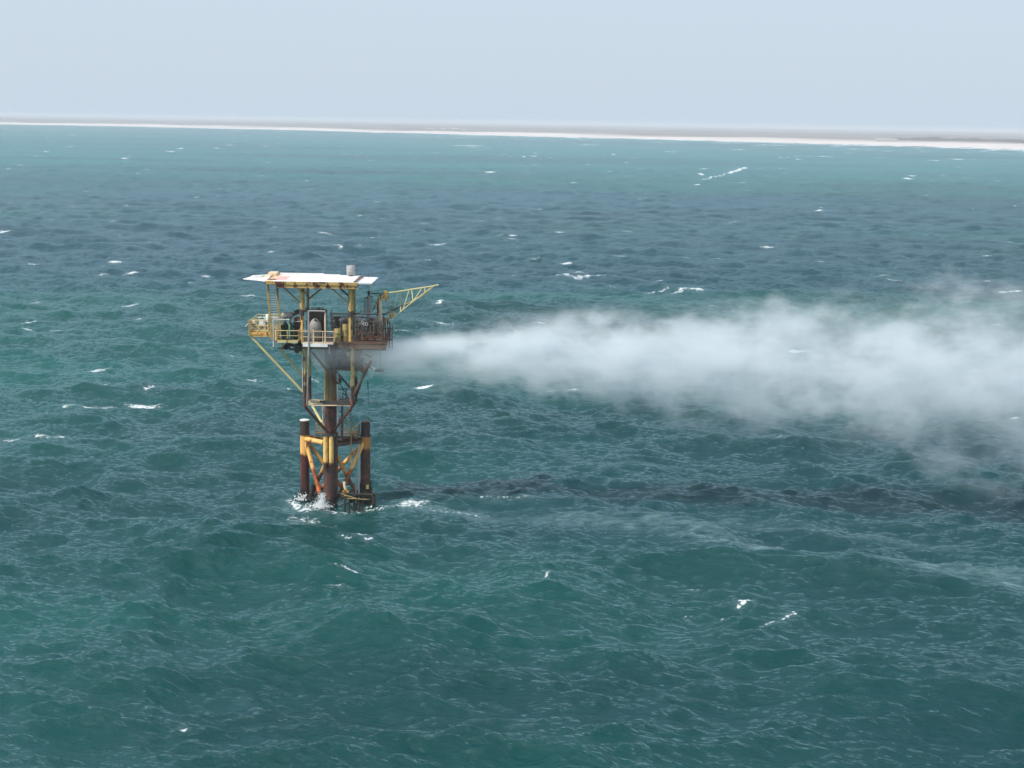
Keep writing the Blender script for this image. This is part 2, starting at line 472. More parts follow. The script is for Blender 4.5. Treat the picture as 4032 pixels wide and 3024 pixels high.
# --- lower access platform
zlo = Q(7, 900, 352, -0.6).z
x0 = Q(7, 455, 350, 2.6).x; x1 = Q(7, 1150, 350, 0.8).x
mb = MB(); mb.box(x0, xc - 0.7, Y0 + 1.7, Y0 + 2.9, zlo - 0.12, zlo)
mb.box(xc + 0.7, x1, Y0 + 0.2, Y0 + 2.4, zlo - 0.12, zlo)
for i in range(5): mb.box(xc + 0.75, x1, Y0 + 0.3 + i * 0.5, Y0 + 0.36 + i * 0.5, zlo - 0.32, zlo - 0.123)
low = part(mb, 'access_platform', 'brown')
railing(low, 'olive', [(x0, Y0 + 2.85, zlo), (x0, Y0 + 1.75, zlo), (xc - 0.75, Y0 + 1.75, zlo)], step=0.7, mid=(0.33, 0.66))
railing(low, 'lgrey', [(xc + 0.8, Y0 + 0.25, zlo), (Q(7, 1000, 340, 0).x, Y0 + 0.25, zlo)], step=0.6, h=0.75)
railing(low, 'olive', [(Q(7, 1000, 340, 0.2).x, Y0 + 0.25, zlo), (x1, Y0 + 0.25, zlo), (x1, Y0 + 2.3, zlo)], step=0.16, r=0.025)
railing(low, 'olive', [(xc + 0.8, Y0 + 2.35, zlo), (x1, Y0 + 2.35, zlo)], step=0.8)

# --- central column to the decks
zt = Q(5, 640, 150, 0).z
mb = MB(); mb.tube(Vector((xc, Y0, zcollar - 0.05)), Vector((xc, Y0, zt)), 0.64, n=32)
for zz in (Q(5, 640, 1060, 0).z, Q(5, 640, 500, 0).z): mb.tube(Vector((xc, Y0, zz - 0.08)), Vector((xc, Y0, zz + 0.08)), 0.70, n=32)
part(mb, 'centre_column', 'column', smooth=True)
for u, v0, v1, dd, r, mt in ((538, 480, 1010, -0.5, 0.11, 'pale_yellow'), (572, 300, 1030, -0.66, 0.06, 'olive'), (745, 330, 1460, -0.7, 0.085, 'lgrey'),
                             (818, 1075, 1560, 0.3, 0.11, 'dark'), (505, 1080, 1450, -0.3, 0.07, 'cream'), (172, 180, 820, -2.7, 0.055, 'lgrey')):
    p0, p1 = vleg(5, u, v0, v1, dd); mb = MB(); mb.tube(p0, p1, r, n=12); part(mb, 'riser', mt, smooth=True)
# spine pipe rising in front of the balcony
p0, p1 = vleg(3, 1485, 150, 1180, -4.5)
mb = MB(); mb.tube(p0, p1, 0.09, n=12); mb.tube(p1, Q(5, 245, 1050, -2.9), 0.08)
mb.path([p0, Q(3, 1520, 140, -4.5), Q(3, 1870, 150, -4.5)], 0.09); part(mb, 'vent_pipe', 'grey', smooth=True)

# --- tower legs (four) and their knees to the column
ZD = Q(3, 1600, 1000, -2.5).z            # underside of main deck girders
legs = {}
for key, u, dd, vbot, r in (('nl', 208, -2.5, 1080, 0.20), ('fl', 290, 2.5, 1000, 0.17), ('nr', 985, -2.5, 1080, 0.20), ('fr', 1045, 2.5, 1000, 0.17)):
    p0, p1 = vleg(5, u, 150, vbot, dd); p0.z = ZD + 0.2; legs[key] = (p0, p1)
    mb = MB(); mb.tube(p0, p1, r, n=16); lo = part(mb, 'tower_leg', 'leg_up', smooth=True)
for key, u, v, dd, r, mt in (('nl', 535, 1450, -0.6, 0.16, 'rust'), ('fl', 520, 1400, 0.5, 0.14, 'pale_yellow'), ('nr', 690, 1460, -0.6, 0.15, 'rust'), ('fr', 760, 1330, 0.5, 0.13, 'rust')):
    mb = MB(); mb.tube(legs[key][1], Q(5, u, v, dd), r, n=14); mb.sphere(legs[key][1], r * 1.12, 2)
    part(mb, 'knee_brace', mt, smooth=True)
def pbrace(pts, r, mt, name='diagonal_brace'):
    mb = MB(); mb.path([Q(*p) for p in pts], r, n=10); return part(mb, name, mt, smooth=True)
pbrace([(1, 135, 845, -2.5), (1, 700, 1445, -2.5)], 0.13, 'pale_yellow')
pbrace([(1, 440, 965, 2.2), (1, 700, 1290, 2.5)], 0.12, 'pale_yellow')
pbrace([(5, 1290, 330, -2.5), (5, 1000, 900, -2.5)], 0.17, 'brown')
pbrace([(5, 1250, 300, 2.5), (5, 1060, 880, 2.5)], 0.13, 'brown')
pbrace([(5, 330, 200, -2.5), (5, 745, 705, -1.0)], 0.12, 'rust')
pbrace([(5, 425, 160, 2.5), (5, 945, 770, 2.5)], 0.11, 'dark')
pbrace([(5, 580, 470, -2.4), (5, 985, 488, -2.5), (5, 1190, 498, -2.5)], 0.08, 'brown', 'horizontal_brace')

# --- walkway round the column
zwk = Q(5, 760, 1035, -1.3).z
xw0 = Q(5, 590, 1040, -1.5).x; xw1 = Q(5, 945, 1040, -1.5).x
mb = MB(); mb.box(xc - 1.0, xw1, Y0 - 1.5, Y0 - 0.66, zwk - 0.12, zwk); mb.box(xc + 0.66, xw1, Y0 - 0.66, Y0 + 1.8, zwk - 0.12, zwk)
wk = part(mb, 'walkway', 'brown')
mb = MB(); mb.box(xc - 1.0, xw1, Y0 - 1.55, Y0 - 1.503, zwk - 0.05, zwk + 0.38); part(mb, 'toe_board', 'dark', wk)
mb = MB(); mb.path([Q(5, 250, 1062, -2.3), Q(5, 940, 1068, -2.0)], 0.07, n=8); mb.path([Q(5, 330, 1030, -2.3), Q(5, 560, 1035, -1.2)], 0.07, n=8)
part(mb, 'walkway_beam', 'cream', wk)
mb = MB(); mb.tube(Q(5, 300, 985, -1.9), Q(5, 510, 1000, -1.0), 0.17, n=16); mb.tube(Q(5, 285, 985, -1.9), Q(5, 285, 1050, -1.9), 0.10, n=12)
part(mb, 'horizontal_pipe', 'cream', wk, smooth=True)
railing(wk, 'lgrey', [(Q(5, 760, 1000, 0).x, Y0 + 1.7, zwk), (xw1, Y0 + 1.7, zwk), (xw1, Y0 - 1.4, zwk)], step=0.8, h=1.1)
mb = MB()
for (u0, v0, u1, v1) in ((770, 700, 815, 760), (815, 760, 930, 950), (760, 800, 920, 790), (840, 860, 900, 940), (830, 790, 830, 960), (880, 790, 880, 960)):
    mb.tube(Q(5, u0, v0, 0.4), Q(5, u1, v1, 0.4), 0.05)
mb.qbox(5, 755, 800, 620, 700, 0.2, 0.7)
part(mb, 'stair_frame', 'dark', wk)
ladder(plat, 'lgrey', Q(5, 885, 1560, 0.6), Q(5, 885, 1075, 0.6), (1, 0, 0), width=0.5, r=0.035)
ladder(plat, 'brown', Q(5, 945, 1310, 0.7), Q(5, 945, 1110, 0.7), (1, 0, 0), width=0.25, r=0.04)

# --- cellar level behind the vapour
zc0 = Q(5, 900, 480, -2.3).z
mb = MB(); xa = Q(5, 600, 480, -2.2).x; xb = Q(5, 1180, 480, -2.2).x
mb.box(xa, xb, Y0 - 2.2, Y0 + 2.4, zc0 - 0.1, zc0)
cel = part(mb, 'cellar_deck', 'brown')
mb = MB()
for (u0, u1, v0, v1, d0, d1) in ((600, 760, 250, 470, -1.2, 1.8), (780, 930, 220, 470, -1.6, 1.0), (900, 1110, 180, 330, -1.8, 1.5), (1010, 1150, 330, 470, -1.5, 0.5)):
    mb.qbox(5, u0, u1, v0, v1, d0, d1)
for i in range(12):
    u = random.uniform(620, 1200); v = random.uniform(180, 420)
    mb.tube(Q(5, u, v, -2.0), Q(5, u + random.choice((0, 0, 120)), v + random.uniform(40, 160), -2.0), 0.07)
part(mb, 'pipework', 'dark', cel)
mb = MB(); mb.qbox(5, 890, 935, 195, 250, -2.3, -2.0); part(mb, 'lamp', 'cream', cel)
mb = MB(); p = Q(5, 1440, 470, 0.4)
mb.tube(p, p + Vector((0, 0, 2.6)), 0.05); mb.box(p.x - 0.5, p.x + 0.4, p.y - 0.4, p.y + 0.4, p.z - 0.25, p.z)
part(mb, 'hanging_stage', 'brown', cel)

# --- main deck
zmd = Q(3, 1650, 862, -3.6).z
XL = Q(3, 1300, 860, -3.2).x; XR = P(1522, 1345, -3.2).x
mb = MB(); mb.box(XL, XR, Y0 - 3.2, Y0 + 3.6, zmd - 0.14, zmd)
mb.box(Q(3, 730, 850, -2.4).x, XL, Y0 - 2.6, Y0 + 3.2, zmd - 0.14, zmd - 0.002)
md = part(mb, 'main_deck', 'brown')
mb = MB()
for dd in (-3.05, -2.5 + 0.0, 2.5, 3.4):
    h = 0.75 if abs(dd) < 3 else 0.55
    mb.box(XL + 0.15, XR - 0.1, Y0 + dd - 0.09, Y0 + dd + 0.09, zmd - 0.143 - h, zmd - 0.143)
n = 9
for i in range(n):
    x = XL + 0.3 + (XR - XL - 0.5) * i / (n - 1)
    mb.box(x - 0.06, x + 0.06, Y0 - 2.94, Y0 + 3.29, zmd - 0.55, zmd - 0.145)
part(mb, 'deck_girder', 'brown', md)
# front balcony
bx0 = Q(3, 1330, 860, -4.4).x; bx1 = Q(3, 2050, 860, -4.4).x
mb = MB(); mb.box(bx0, bx1, Y0 - 4.4, Y0 - 3.203, zmd - 0.1, zmd); bal = part(mb, 'balcony', 'lgrey')
mb = MB(); mb.box(bx0 + 0.1, Q(3, 1920, 860, -4.45).x, Y0 - 4.47, Y0 - 4.403, zmd - 0.36, zmd - 0.03); part(mb, 'fascia', 'white', bal)
railing(bal, 'cream', [(bx0, Y0 - 3.25, zmd), (bx0, Y0 - 4.35, zmd), (bx1, Y0 - 4.35, zmd), (bx1, Y0 - 3.25, zmd)], h=1.28, step=0.95, r=0.042)
for u, mt, r in ((1340, 'orange', 0.1), (1600, 'cream', 0.085), (1868, 'cream', 0.095)):
    v0 = {1340: 350, 1600: 565, 1868: 185}[u]
    p0, p1 = vleg(3, u, v0, 835, -4.28); p1.z = zmd; mb = MB(); mb.tube(p0, p1, r, n=10); part(mb, 'post', mt, bal, smooth=True)
p0, p1 = vleg(3, 1960, 880, 1120, -3.5); mb = MB(); mb.tube(p0, p1, 0.07, n=8); part(mb, 'hanger', 'lgrey', bal)
# left balcony
lx0 = Q(3, 745, 850, -4.0).x; lx1 = Q(3, 1250, 850, -4.0).x; zb = Q(3, 1000, 835, -4.0).z
mb = MB(); mb.box(lx0, lx1, Y0 - 4.0, Y0 - 2.62, zb - 0.1, zb); bl = part(mb, 'balcony', 'brown')
mb = MB(); mb.box(lx0 + 0.1, Q(3, 985, 850, -4).x - 0.05, Y0 - 4.07, Y0 - 4.003, zb - 0.17, zb + 0.09)
mb.box(Q(3, 985, 850, -4).x + 0.1, lx1 - 0.05, Y0 - 4.07, Y0 - 4.003, zb - 0.17, zb + 0.09); part(mb, 'fascia', 'pale_yellow', bl)
railing(bl, 'pale_yellow', [(lx0, Y0 - 2.65, zb), (lx0, Y0 - 3.95, zb), (lx1, Y0 - 3.95, zb), (lx1, Y0 - 2.65, zb)], h=1.12, step=1.2, r=0.042)
p0, p1 = vleg(3, 742, 590, 820, -3.98); mb = MB(); mb.tube(p0, p1, 0.12, n=10); part(mb, 'post', 'orange', bl, smooth=True)
mb = MB()
for i in range(26):
    u = random.uniform(860, 1290); v = random.uniform(900, 1090 - (1290 - u) * 0.2)
    if random.random() < 0.5: mb.qbox(3, u - 30, u + 30, v - 18, v + 18, random.uniform(-3, 0), random.uniform(0.2, 1))
    else: mb.tube(Q(3, u - 90, v, -2.6), Q(3, min(1300, u + 120), v + 4, -2.6), 0.07)
mb.qbox(3, 1175, 1300, 960, 1115, -2.4, -1.2)
part(mb, 'underdeck_pipework', 'dark', md)
mb = MB(); mb.sphere(Q(3, 1297, 1095, -2.7), 0.16, 2); mb.qbox(3, 845, 925, 905, 935, -3.2, -2.6); part(mb, 'lamp', 'pale_yellow', md)
# left outrigger
zo = Q(3, 400, 610, -2.6).z
ox0 = Q(3, 140, 640, -2.6).x; ox1 = Q(3, 720, 640, -2.6).x
mb = MB(); mb.box(ox0, ox1, Y0 - 2.5, Y0 + 2.6, zo - 0.08, zo); og = part(mb, 'side_platform', 'olive')
mb = MB()
for dd in (-2.6, 2.5): mb.box(ox0, ox1 + 0.15, Y0 + dd - 0.08, Y0 + dd + 0.07, zo - 0.56, zo - 0.09)
mb.box(ox0 - 0.05, ox0 + 0.1, Y0 - 2.5, Y0 + 2.4, zo - 0.5, zo - 0.09)
mb.box(ox0, Q(3, 425, 640, -2.6).x, Y0 - 2.75, Y0 - 2.683, zo - 0.34, zo - 0.12)
part(mb, 'edge_beam', 'orange', og)
p0, p1 = vleg(3, 132, 345, 705, -2.7); mb = MB(); mb.box(p0.x - 0.12, p0.x + 0.12, p0.y - 0.1, p0.y + 0.1, p1.z, p0.z); part(mb, 'corner_post', 'olive', og)
railing(og, 'pale_yellow', [(Q(3, 560, 600, -2.5).x, Y0 - 2.5, zo), (ox0, Y0 - 2.5, zo), (ox0, Y0 + 2.5, zo), (ox1, Y0 + 2.5, zo)], h=1.18, step=0.85, r=0.042)
mb = MB(); mb.tube(Q(3, 35, 500, -2.5), Q(3, 140, 400, -2.5), 0.05); part(mb, 'hinged_arm', 'lgrey', og)
mb = MB(); mb.qbox(3, 150, 250, 355, 425, -2.56, -2.46); part(mb, 'sign_board', 'cream', og)
# goal-post pipe frame at the outrigger's root
p0, p1 = vleg(3, 682, 345, 960, -3.6)
mb = MB(); mb.tube(p0, p1, 0.09, n=10); mb.path([p0, Q(3, 700, 338, -3.6), Q(3, 1050, 345, -3.4)], 0.07); mb.tube(Q(3, 680, 940, -3.6), Q(3, 790, 870, -3.4), 0.05)
part(mb, 'pipe_frame', 'lgrey', md, smooth=True)
# frame round the tank
mb = MB()
mb.qbox(3, 1840, 1885, 105, 560, -2.1, -1.9); mb.qbox(3, 1500, 1885, 115, 150, -2.1, -1.95); mb.qbox(3, 1985, 2012, 150, 560, -2.6, -2.4)
mb.qbox(3, 1430, 1455, 350, 560, -3.4, -3.3)
part(mb, 'equipment_frame', 'dark', md)
# rails along the right side
railing(md, 'rust', [(Q(4, 640, 1200, -3.1).x, Y0 - 3.1, zmd), (XR - 0.1, Y0 - 3.1, zmd), (XR - 0.1, Y0 + 3.5, zmd)], step=0.9)
# long dark header pipes
mb = MB(); mb.tube(Q(4, 200, 712, -2.2), Q(4, 1050, 720, -2.2), 0.085, n=10); mb.tube(Q(4, 1040, 720, -2.2), Q(4, 1040, 1100, -2.2), 0.06)
part(mb, 'header_pipe', 'dark', md, smooth=True)
mb = MB(); mb.path([Q(4, 215, 765, -2.6), Q(4, 780, 770, -2.6), Q(4, 835, 800, -2.6), Q(4, 860, 870, -2.6), Q(4, 860, 1000, -2.6)], 0.075, n=10); part(mb, 'header_pipe', 'dark', md, smooth=True)
mb = MB(); mb.tube(Q(4, 220, 840, 1.5), Q(4, 520, 840, 1.5), 0.34, n=18); mb.qbox(4, 640, 740, 770, 1120, -0.5, 1.2)
part(mb, 'pipe_manifold', 'lgrey', md, smooth=True)

# --- stair to the top deck
ZT = Q(6, 1100, 352, -3.4).z          # top of the helideck plate
sa = (Q(6, 412, 378, -1.2), Q(6, 470, 860, -3.0)); sb = (Q(6, 555, 400, -1.2), Q(6, 612, 905, -3.0))
for e in (sa, sb): e[1].z = zmd + 0.1; e[0].z = ZT - 0.4
mb = MB(); mb.beam(sa[0], sa[1], 0.14, 0.36); mb.beam(sb[0], sb[1], 0.14, 0.36); st = part(mb, 'stair', 'olive')
mb = MB(); n = 24
for i in range(1, n):
    a = sa[0].lerp(sa[1], i / n); b = sb[0].lerp(sb[1], i / n)
    mb.beam(a, b, 0.16, 0.03)
part(mb, 'tread', 'lgrey', st)
mb = MB()
for e, s_ in ((sa, -1), (sb, 1)):
    o_ = Vector((0, -0.85, 0.35)); mb.tube(e[0] + o_, e[1] + o_, 0.035)
    for i in range(1, 6):
        q = e[0].lerp(e[1], i / 6); mb.tube(q, q + o_, 0.028)
part(mb, 'handrail', 'olive', st)

# --- columns under the top deck
zs = ZT - 0.62
for u, v0, v1, dd, r, mt in ((942, 435, 1200, -2.5, 0.20, 'yellow'), (1036, 435, 900, 2.7, 0.15, 'olive'), (1698, 445, 1200, -2.5, 0.21, 'yellow'), (1757, 445, 1100, 2.7, 0.17, 'olive')):
    p0, p1 = vleg(6, u, v0, v1, dd); p0.z = zs; p1.z = zmd
    mb = MB(); mb.tube(p0, p1, r, n=18); c_ = part(mb, 'deck_column', mt, smooth=True)
    if dd < 0:
        q = Vector((p0.x, p0.y, zmd + 2.75)); mb = MB(); mb.tube(q, q + Vector((0, 0, 0.5)), r + 0.06, n=18); mb.box(q.x - 0.35, q.x + 0.5, q.y - 0.15, q.y + 0.15, q.z + 0.5, q.z + 0.6)
        part(mb, 'clamp', 'dark', c_, smooth=True)
        ofs = 0.27; mb = MB(); mb.tube(Vector((p0.x + ofs, p0.y - 0.05, zs)), Vector((p1.x + ofs, p1.y - 0.05, zmd + 3.3)), 0.07, n=8); part(mb, 'drain_pipe', 'olive', c_)
for a, b, r, mt in (((6, 645, 430, 0.5), (6, 930, 690, -2.5), 0.085, 'olive'), ((6, 860, 430, -2.5), (6, 935, 520, -2.5), 0.085, 'yellow'),
                    ((6, 1275, 440, 2.7), (6, 1050, 620, 2.7), 0.10, 'olive'), ((6, 1385, 440, -2.5), (6, 1670, 690, -2.5), 0.08, 'olive'),
                    ((6, 1530, 448, 2.7), (6, 1740, 640, 2.7), 0.10, 'dark'), ((6, 960, 440, -2.5), (6, 1020, 570, 2.7), 0.07, 'olive')):
    mb = MB(); mb.tube(Q(*a), Q(*b), r, n=10); part(mb, 'knee_brace', mt, smooth=True)

# --- top deck (helideck)
def deck_mat():
    mt, nt, out = new_mat('white_deck_paint')
    pos, x, y, z = position(nt)
    n1 = noise_node(nt, 1.4, 5, 0.6, pos); n2 = noise_node(nt, 7.0, 4, 0.6, pos)
    lx = x - Q(6, 640, 300, 0).x; ly = y - (Y0 + 0.0)
    c = mixc(nt, n1.smooth(0.50, 0.70), (0.84, 0.83, 0.82), (0.50, 0.44, 0.38))
    sm1 = ((x * 0.55)._op('FRACT') - 0.5).abs().smooth(0.47, 0.49); sm2 = (((y + 0.4) * 0.5)._op('FRACT') - 0.5).abs().smooth(0.46, 0.49)
    c = mixc(nt, sm1.max(sm2) * 0.55, c, (0.30, 0.24, 0.20))
    red = (lx.abs() + (n2 - 0.5) * 0.7).smooth(0.6, 0.85, 1, 0) * (ly.abs() + (n1 - 0.5) * 2.0).smooth(2.0, 2.3, 1, 0)
    c = mixc(nt, red * n2.smooth(0.3, 0.6), c, (0.75, 0.22, 0.20))
    crm = (x + (n1 - 0.5) * 1.0).smooth(Q(6, 540, 300, 0).x - 0.15, Q(6, 590, 300, 0).x, 1, 0)
    c = mixc(nt, crm, c, (0.78, 0.50, 0.30))
    # faint worn grey letter smudges
    for u in (780, 1212, 1672):
        cx = Q(6, u, 300, -1.4).x
        k = ((x - cx).abs()).smooth(0.2, 0.26, 1, 0) * ((y - (Y0 - 1.0)).abs()).smooth(0.35, 0.42, 1, 0) * n2.smooth(0.42, 0.55)
        c = mixc(nt, k * 0.6, c, (0.25, 0.25, 0.32))
    finish(nt, out, c, 0.6, bump=n2, strength=0.2)
    return mt
M['deck'] = deck_mat()
hx0 = Q(6, 372, 345, -3.4).x; hx1 = Q(6, 1800, 360, -3.4).x
mb = MB(); mb.box(hx0, hx1, Y0 - 3.4, Y0 + 4.2, ZT - 0.1, ZT); hd = part(mb, 'top_deck', 'deck')
mb = MB()
mb.box(hx0 + 0.02, hx1 + 0.06, Y0 - 3.50, Y0 - 3.403, ZT - 0.34, ZT - 0.03)
mb.box(hx0 + 1.2, hx1 + 0.04, Y0 - 3.38, Y0 - 3.2, ZT - 0.66, ZT - 0.345)
mb.box(hx0 + 1.2, hx1 + 0.04, Y0 - 3.46, Y0 - 3.12, ZT - 0.70, ZT - 0.663)
part(mb, 'edge_beam', 'yellow', hd)
mb = MB()
for dd in (-1.2, 1.2, 2.7, 4.05): mb.box(hx0 + 0.3, hx1, Y0 + dd - 0.08, Y0 + dd + 0.08, ZT - 0.62, ZT - 0.103)
for i in range(10):
    x = hx0 + 0.25 + (hx1 - hx0 - 0.4) * i / 9; mb.box(x - 0.06, x + 0.06, Y0 - 3.19, Y0 + 3.95, ZT - 0.42, ZT - 0.106)
part(mb, 'deck_girder', 'olive', hd)
mb = MB()   # small scuppers and cleats along the edge
for u in (585, 1065, 1290, 1530, 830): q = Q(6, u, 370, -3.52); mb.box(q.x - 0.09, q.x + 0.09, q.y - 0.03, q.y + 0.02, q.z - 0.08, q.z + 0.08)
q = Q(6, 1245, 362, -3.54); mb.box(q.x - 0.3, q.x + 0.3, q.y - 0.05, q.y + 0.03, q.z - 0.05, q.z + 0.05)
part(mb, 'scupper', 'brown', hd)
mb = MB()   # raised kerb strips on the far edge
mb.box(Q(6, 600, 250, 4.1).x, Q(6, 1285, 250, 4.1).x, Y0 + 4.0, Y0 + 4.15, ZT + 0.003, ZT + 0.18)
mb.box(Q(6, 1285, 250, 4.1).x, Q(6, 1540, 250, 4.1).x, Y0 + 4.0, Y0 + 4.15, ZT + 0.003, ZT + 0.09)
part(mb, 'kerb', 'white', hd)
def slab(mb, pts, z0, z1):
    lo = [mb.bm.verts.new((p[0], p[1], z0 + (p[2] if len(p) > 2 else 0))) for p in pts]
    hi = [mb.bm.verts.new((p[0], p[1], z1 + (p[2] if len(p) > 2 else 0))) for p in pts]
    mb.bm.faces.new(lo[::-1]); mb.bm.faces.new(hi)
    n = len(pts)
    for i in range(n): mb.bm.faces.new((lo[i], lo[(i + 1) % n], hi[(i + 1) % n], hi[i]))
wxr = Q(6, 2030, 375, -3.4).x
mb = MB(); slab(mb, [(hx1 + 0.02, Y0 - 3.5), (wxr, Y0 - 3.4), (wxr + 0.12, Y0 + 3.2), (hx1 + 0.02, Y0 + 3.4)], ZT - 0.16, ZT - 0.06)
part(mb, 'deck_wing', 'white', hd)
mb = MB(); slab(mb, [(hx1 - 0.42, Y0 - 3.3), (hx1 - 0.05, Y0 - 3.4), (hx1 + 0.08, Y0 + 3.6), (hx1 - 0.32, Y0 + 3.6)], ZT + 0.003, ZT + 0.05)
part(mb, 'dark_strip', 'brown', hd)  # dark strip laid between the deck and its right wing
wl = Q(6, 45, 335, 0.0).x
mb = MB(); slab(mb, [(hx0 - 0.02, Y0 - 2.6, 0), (wl + 0.1, Y0 - 0.6, -0.05), (wl + 0.5, Y0 + 1.8, 0.0), (hx0 - 0.02, Y0 + 2.6, 0.10)], ZT - 0.12, ZT - 0.02)
mb.tube((wl + 0.05, Y0 - 0.6, ZT - 0.1), (hx0, Y0 - 2.7, ZT - 0.12), 0.06); mb.tube((wl + 0.5, Y0 + 1.9, ZT), (hx0, Y0 + 2.7, ZT + 0.1), 0.06)
for i in range(7):
    q = random.random(); mb.box(hx0 - 2.0 * q - 0.3, hx0 - 2.0 * q, Y0 + random.uniform(-0.8, 1.4), Y0 + random.uniform(1.5, 1.9), ZT - 0.02, ZT + random.uniform(0.03, 0.16))
part(mb, 'deck_wing', 'white', hd)
mb = MB()
mb.box(Q(6, 430, 300, 3).x, Q(6, 560, 300, 3).x, Y0 + 2.2, Y0 + 4.1, ZT + 0.003, ZT + 0.32)
mb.box(Q(6, 385, 300, 1).x, Q(6, 470, 300, 1).x, Y0 + 0.2, Y0 + 2.1, ZT + 0.003, ZT + 0.20)
q = Q(6, 500, 295, -1.5); mb.box(q.x - 0.35, q.x + 0.35, Y0 - 1.9, Y0 - 1.4, ZT + 0.003, ZT + 0.10)
part(mb, 'folded_net_frame', 'cream', hd, bevel=0.03)
mb = MB()
for i in range(5): q = Q(6, 425 + i * 28, 300, -1.7); mb.box(q.x - 0.07, q.x + 0.07, Y0 - 2.15, Y0 - 1.95, ZT + 0.003, ZT + 0.09 + 0.05 * (i % 2))
part(mb, 'cleat', 'brown', hd)
q = Q(6, 1978, 262, 3.0); mb = MB(); mb.tube(q, q + Vector((0, 0, 0.32)), 0.05); mb.tube(Vector((q.x, q.y, ZT - 0.1)), q, 0.025); part(mb, 'deck_antenna', 'dark', hd)  # small unlit antenna by the right wing

# ================================================================== THINGS ON THE PLATFORM
def zat(o): return Vector(o)
# drum on the top deck
q = Q(6, 1706, 250, 3.5); q.z = ZT
dr = thing('storage_drum', 'grey galvanised drum standing at the back edge of the white top deck', 'drum', q)
mb = MB(); mb.lathe(q, [(0.46, 0.13), (0.485, 0.16), (0.485, 0.50), (0.50, 0.52), (0.485, 0.54), (0.485, 0.84), (0.50, 0.86), (0.485, 0.88), (0.485, 1.13), (0.46, 1.16), (0.43, 1.13)], 32)
mb.build('drum_shell', 'galv', dr, smooth=True)
mb = MB(); mb.tube(q + Vector((0, 0, 0.003)), q + Vector((0, 0, 0.127)), 0.24, n=16); mb.build('pedestal', 'brown', dr)
mb = MB()
for i in range(6):
    t = i * math.pi / 3; mb.box(q.x + math.cos(t) * 0.45 - 0.04, q.x + math.cos(t) * 0.45 + 0.04, q.y + math.sin(t) * 0.45 - 0.04, q.y + math.sin(t) * 0.45 + 0.04, q.z + 1.15, q.z + 1.21)
mb.build('rim_lug', 'dark', dr)

# horizontal vessel
q = Q(3, 1000, 300, 0.5)
vs = thing('horizontal_vessel', 'pale grey horizontal pressure vessel between the steep stair and the dark cabinet', 'tank', (q.x, q.y, zmd))
a = Q(3, 890, 232, 0.5)
x1_ = Q(3, 1120, 232, 0.5).x; L = x1_ - a.x
mb = MB(); mb.lathe((a.x, a.y, a.z), [(0.05, -0.12), (0.22, -0.08), (0.33, 0.03), (0.36, 0.15), (0.36, L - 0.1), (0.33, L), (0.1, L + 0.1)], 24, axis='X')
mb.build('vessel_shell', 'lgrey', vs, smooth=True)
mb = MB()
for f_ in (0.25, 0.75): mb.box(a.x + L * f_ - 0.07, a.x + L * f_ + 0.07, a.y - 0.25, a.y + 0.25, zmd, a.z - 0.3)
mb.build('saddle', 'brown', vs)
mb = MB(); mb.tube(Q(3, 940, 240, 0.05), Q(3, 940, 240, 0.35), 0.2, n=16); mb.build('manhole', 'grey', vs, smooth=True)

# domed tank
p = Q(3, 1625, 800, -2.6)
dt = thing('domed_tank', 'grey domed upright tank inside the dark equipment frame behind the front railing', 'tank', (p.x, Y0 - 2.2, zmd))
zt0 = Q(3, 1625, 520, -2.6).z; ztop = Q(3, 1625, 320, -2.6).z
mb = MB(); hh = zt0 - zmd
mb.lathe((p.x, Y0 - 2.2, zmd), [(0.55, 0.05), (0.66, 0.2), (0.69, hh), (0.66, hh + 0.25 * (ztop - zt0)), (0.5, hh + 0.62 * (ztop - zt0)), (0.27, hh + 0.9 * (ztop - zt0)), (0.1, hh + (ztop - zt0))], 28)
mb.build('tank_shell', 'tank', dt, smooth=True)
mb = MB(); mb.tube((p.x + 0.05, Y0 - 2.45, ztop - 0.3), (p.x + 0.1, Y0 - 2.6, ztop - 0.05), 0.15, n=14); mb.build('hatch', 'brown', dt, smooth=True)
mb = MB()
for i in range(3): mb.tube((p.x - 0.4 + i * 0.4, Y0 - 2.93, zmd), (p.x - 0.4 + i * 0.4, Y0 - 2.93, zmd + 0.9), 0.05)
mb.build('pipe_stub', 'brown', dt)

# generator cabinet behind the tank
p = Q(3, 1660, 400, -1.0)
cb = thing('generator_cabinet', 'large dark cabinet behind the domed tank topped with exhaust gear', 'cabinet', (p.x, Y0, zmd))
xa = Q(3, 1500, 400, -1.0).x; xb = Q(3, 1850, 400, -1.0).x; zc_ = Q(3, 1650, 165, -1.0).z
mb = MB(); mb.box(xa, xb, Y0 - 1.0, Y0 + 1.6, zmd + 0.003, zc_); mb.build('cabinet_body', 'dark', cb, bevel=0.03)
mb = MB()
for i in range(10): mb.box(xa + 0.15, xb - 0.15, Y0 - 1.05, Y0 - 1.003, zmd + 1.9 + i * 0.16, zmd + 1.98 + i * 0.16)
mb.build('louvre', 'brown', cb)
mb = MB(); mb.tube((xa + 0.8, Y0 - 0.4, zc_ + 0.18), (xb - 0.5, Y0 - 0.4, zc_ + 0.18), 0.17, n=12); mb.tube((xa + 0.9, Y0 - 0.4, zc_), (xa + 0.9, Y0 - 0.4, zc_ + 0.42), 0.1)
mb.box(xb - 0.3, xb - 0.05, Y0 - 0.6, Y0 - 0.3, zc_, zc_ + 0.3); mb.build('exhaust', 'brown', cb, smooth=True)

